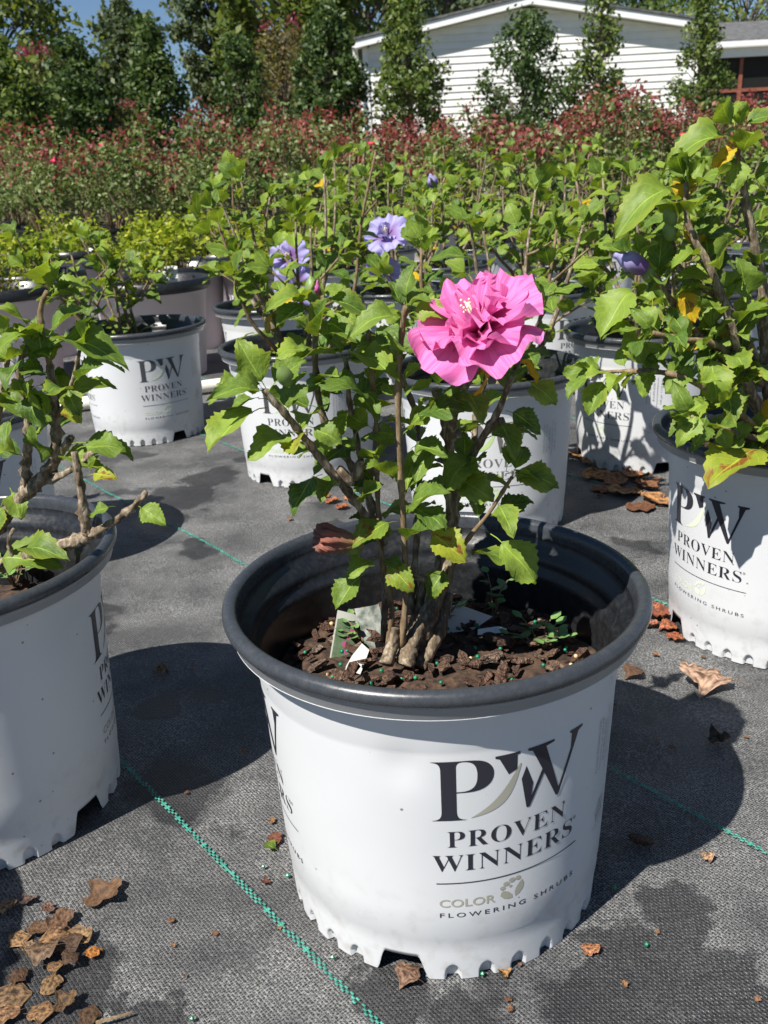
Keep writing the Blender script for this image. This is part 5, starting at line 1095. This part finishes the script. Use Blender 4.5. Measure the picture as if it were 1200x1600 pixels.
dry(163, 1400, 72, 'single tan dry leaf lying apart above the litter heap', rz=-.7, k=2, flat=.5, col=(1.15, 1.15, 1.1)); dry(146, 1492, 34, 'small orange dry leaf at the edge of the litter heap', col=(2.2, 1.5, .5))
dry(922, 1487, 34, 'small red-brown leaf beside the foot of the front pot', col=(1.4, .95, .8), flat=.5); dry(430, 1314, 34, 'red-brown leaf by the green stripe left of the front pot', col=(1.4, .9, .8), flat=.5)
dry(1096, 1070, 92, 'large pale curled leaf on the mat right of the front rim', rz=1.15, col=(1.5, 1.45, 1.4), k=3); dry(990, 1056, 44, 'grey withered leaf behind the right side of the front pot', col=(.9, .85, .8)); dry(1104, 1344, 26, 'tiny tan leaf on the right of the mat', col=(1.5, 1.4, 1.2))
dry(250, 1053, 34, 'thin brown leaf in the shade of the left pot', col=(.8, .8, .8)); dry(1122, 1160, 44, 'dark shrivelled leaf in the round shadow on the right', col=(.25, .25, .25))
dry(415, 1380, 18, 'tiny brown crumb by the green stripe', col=(1.2, .8, .7)); dry(640, 1530, 52, 'dark leaf scrap under the front cut-out of the pot', col=(.7, .6, .5)); dry(785, 1525, 26, 'frayed tan scrap at the foot of the front pot', col=(1.3, 1.1, .7))
for (u, v, s) in ((930, 745, 60), (960, 752, 56), (1000, 748, 50), (975, 770, 66), (1010, 762, 60), (1025, 785, 70), (1000, 795, 56), (985, 742, 46), (940, 765, 46), (900, 715, 48), (925, 725, 44)):
    dry(u, v, s, 'orange-brown crumpled leaf among the litter by the dappled pot', 'litter beside the dappled pot', col=(1.25, .95, .7), flat=.6)
for (u, v, s) in ((1032, 965, 62), (1020, 950, 46), (1045, 985, 40), (1055, 1000, 36), (1015, 980, 36)):
    dry(u, v, s, 'reddish leaf against the foot of the right pot', 'litter against the right pot', col=(1.2, .62, .5))
for (u, v, s) in ((520, 785, 30), (535, 795, 28), (545, 780, 24), (510, 775, 20)): dry(u, v, s, 'orange shrivelled scrap behind the front rim', 'scraps behind the front rim', col=(1.6, .9, .6))
for i in range(46):
    u, v = rgD.uniform(180, 1190), rgD.uniform(690, 1590)
    dry(u, v, rgD.uniform(7, 15), 'tiny brown leaf crumb scattered on the woven mat', 'crumbs on the mat', col=(1.1, .9, .75), cat='leaf crumb', name='leaf_crumb')
g_ = obj('green_leaf_scrap', LL[0]); p = gp(436, 1334); g_.location = (p.x, p.y, .003); g_.scale = (.012,)*3; g_.rotation_euler = (.2, .1, 1.0); tag(g_, 'tiny green leaf scrap by the green stripe', 'leaf scrap')
bc = obj('bark_chip', chip_mesh(55)); p = gp(1000, 1318); bc.location = (p.x, p.y, .004); bc.scale = (.016, .016, .02); bc.rotation_euler = (0, 0, -.5); tag(bc, 'dark bark chip in the shade right of the front pot', 'bark chip')
tw = MB(); P = [gp(150, 1598, .004), gp(180, 1590, .005), gp(206, 1582, .004)]; tw.tube(P, [.0012, .001, .0008], 5); tag(obj('twig', tw.me('twig', TWIG)), 'thin twig at the bottom edge beside the litter heap', 'twig')
me = bpy.data.meshes.new('g'); bm = bmesh.new()
for u, v in ((412, 1358), (301, 1596), (754, 1526), (450, 1372), (520, 1500), (1010, 1480), (960, 1390)):
    p = gp(u, v); bmesh.ops.create_icosphere(bm, subdivisions=1, radius=.0017, matrix=Matrix.Translation((p.x, p.y, .0025)))
bm.to_mesh(me); bm.free(); me.materials.append(GRANG); tag(obj('fertilizer_granules', me), 'green fertilizer granules spilled on the woven mat', 'granules', kind='stuff')
# white pipe lying behind the pots
pp = MB(); a, b_ = gp(60, 640, .018), gp(600, 565, .018); P = [a.lerp(b_, k/6) for k in range(7)]; pp.tube(P, [.0165]*7, 14); tag(obj('water_pipe', pp.me('pipe', plain('white_pvc', (.72, .69, .6), (.78, .75, .67), .4, 9), True)), 'white plastic pipe lying across the mat between the pots', 'pipe')
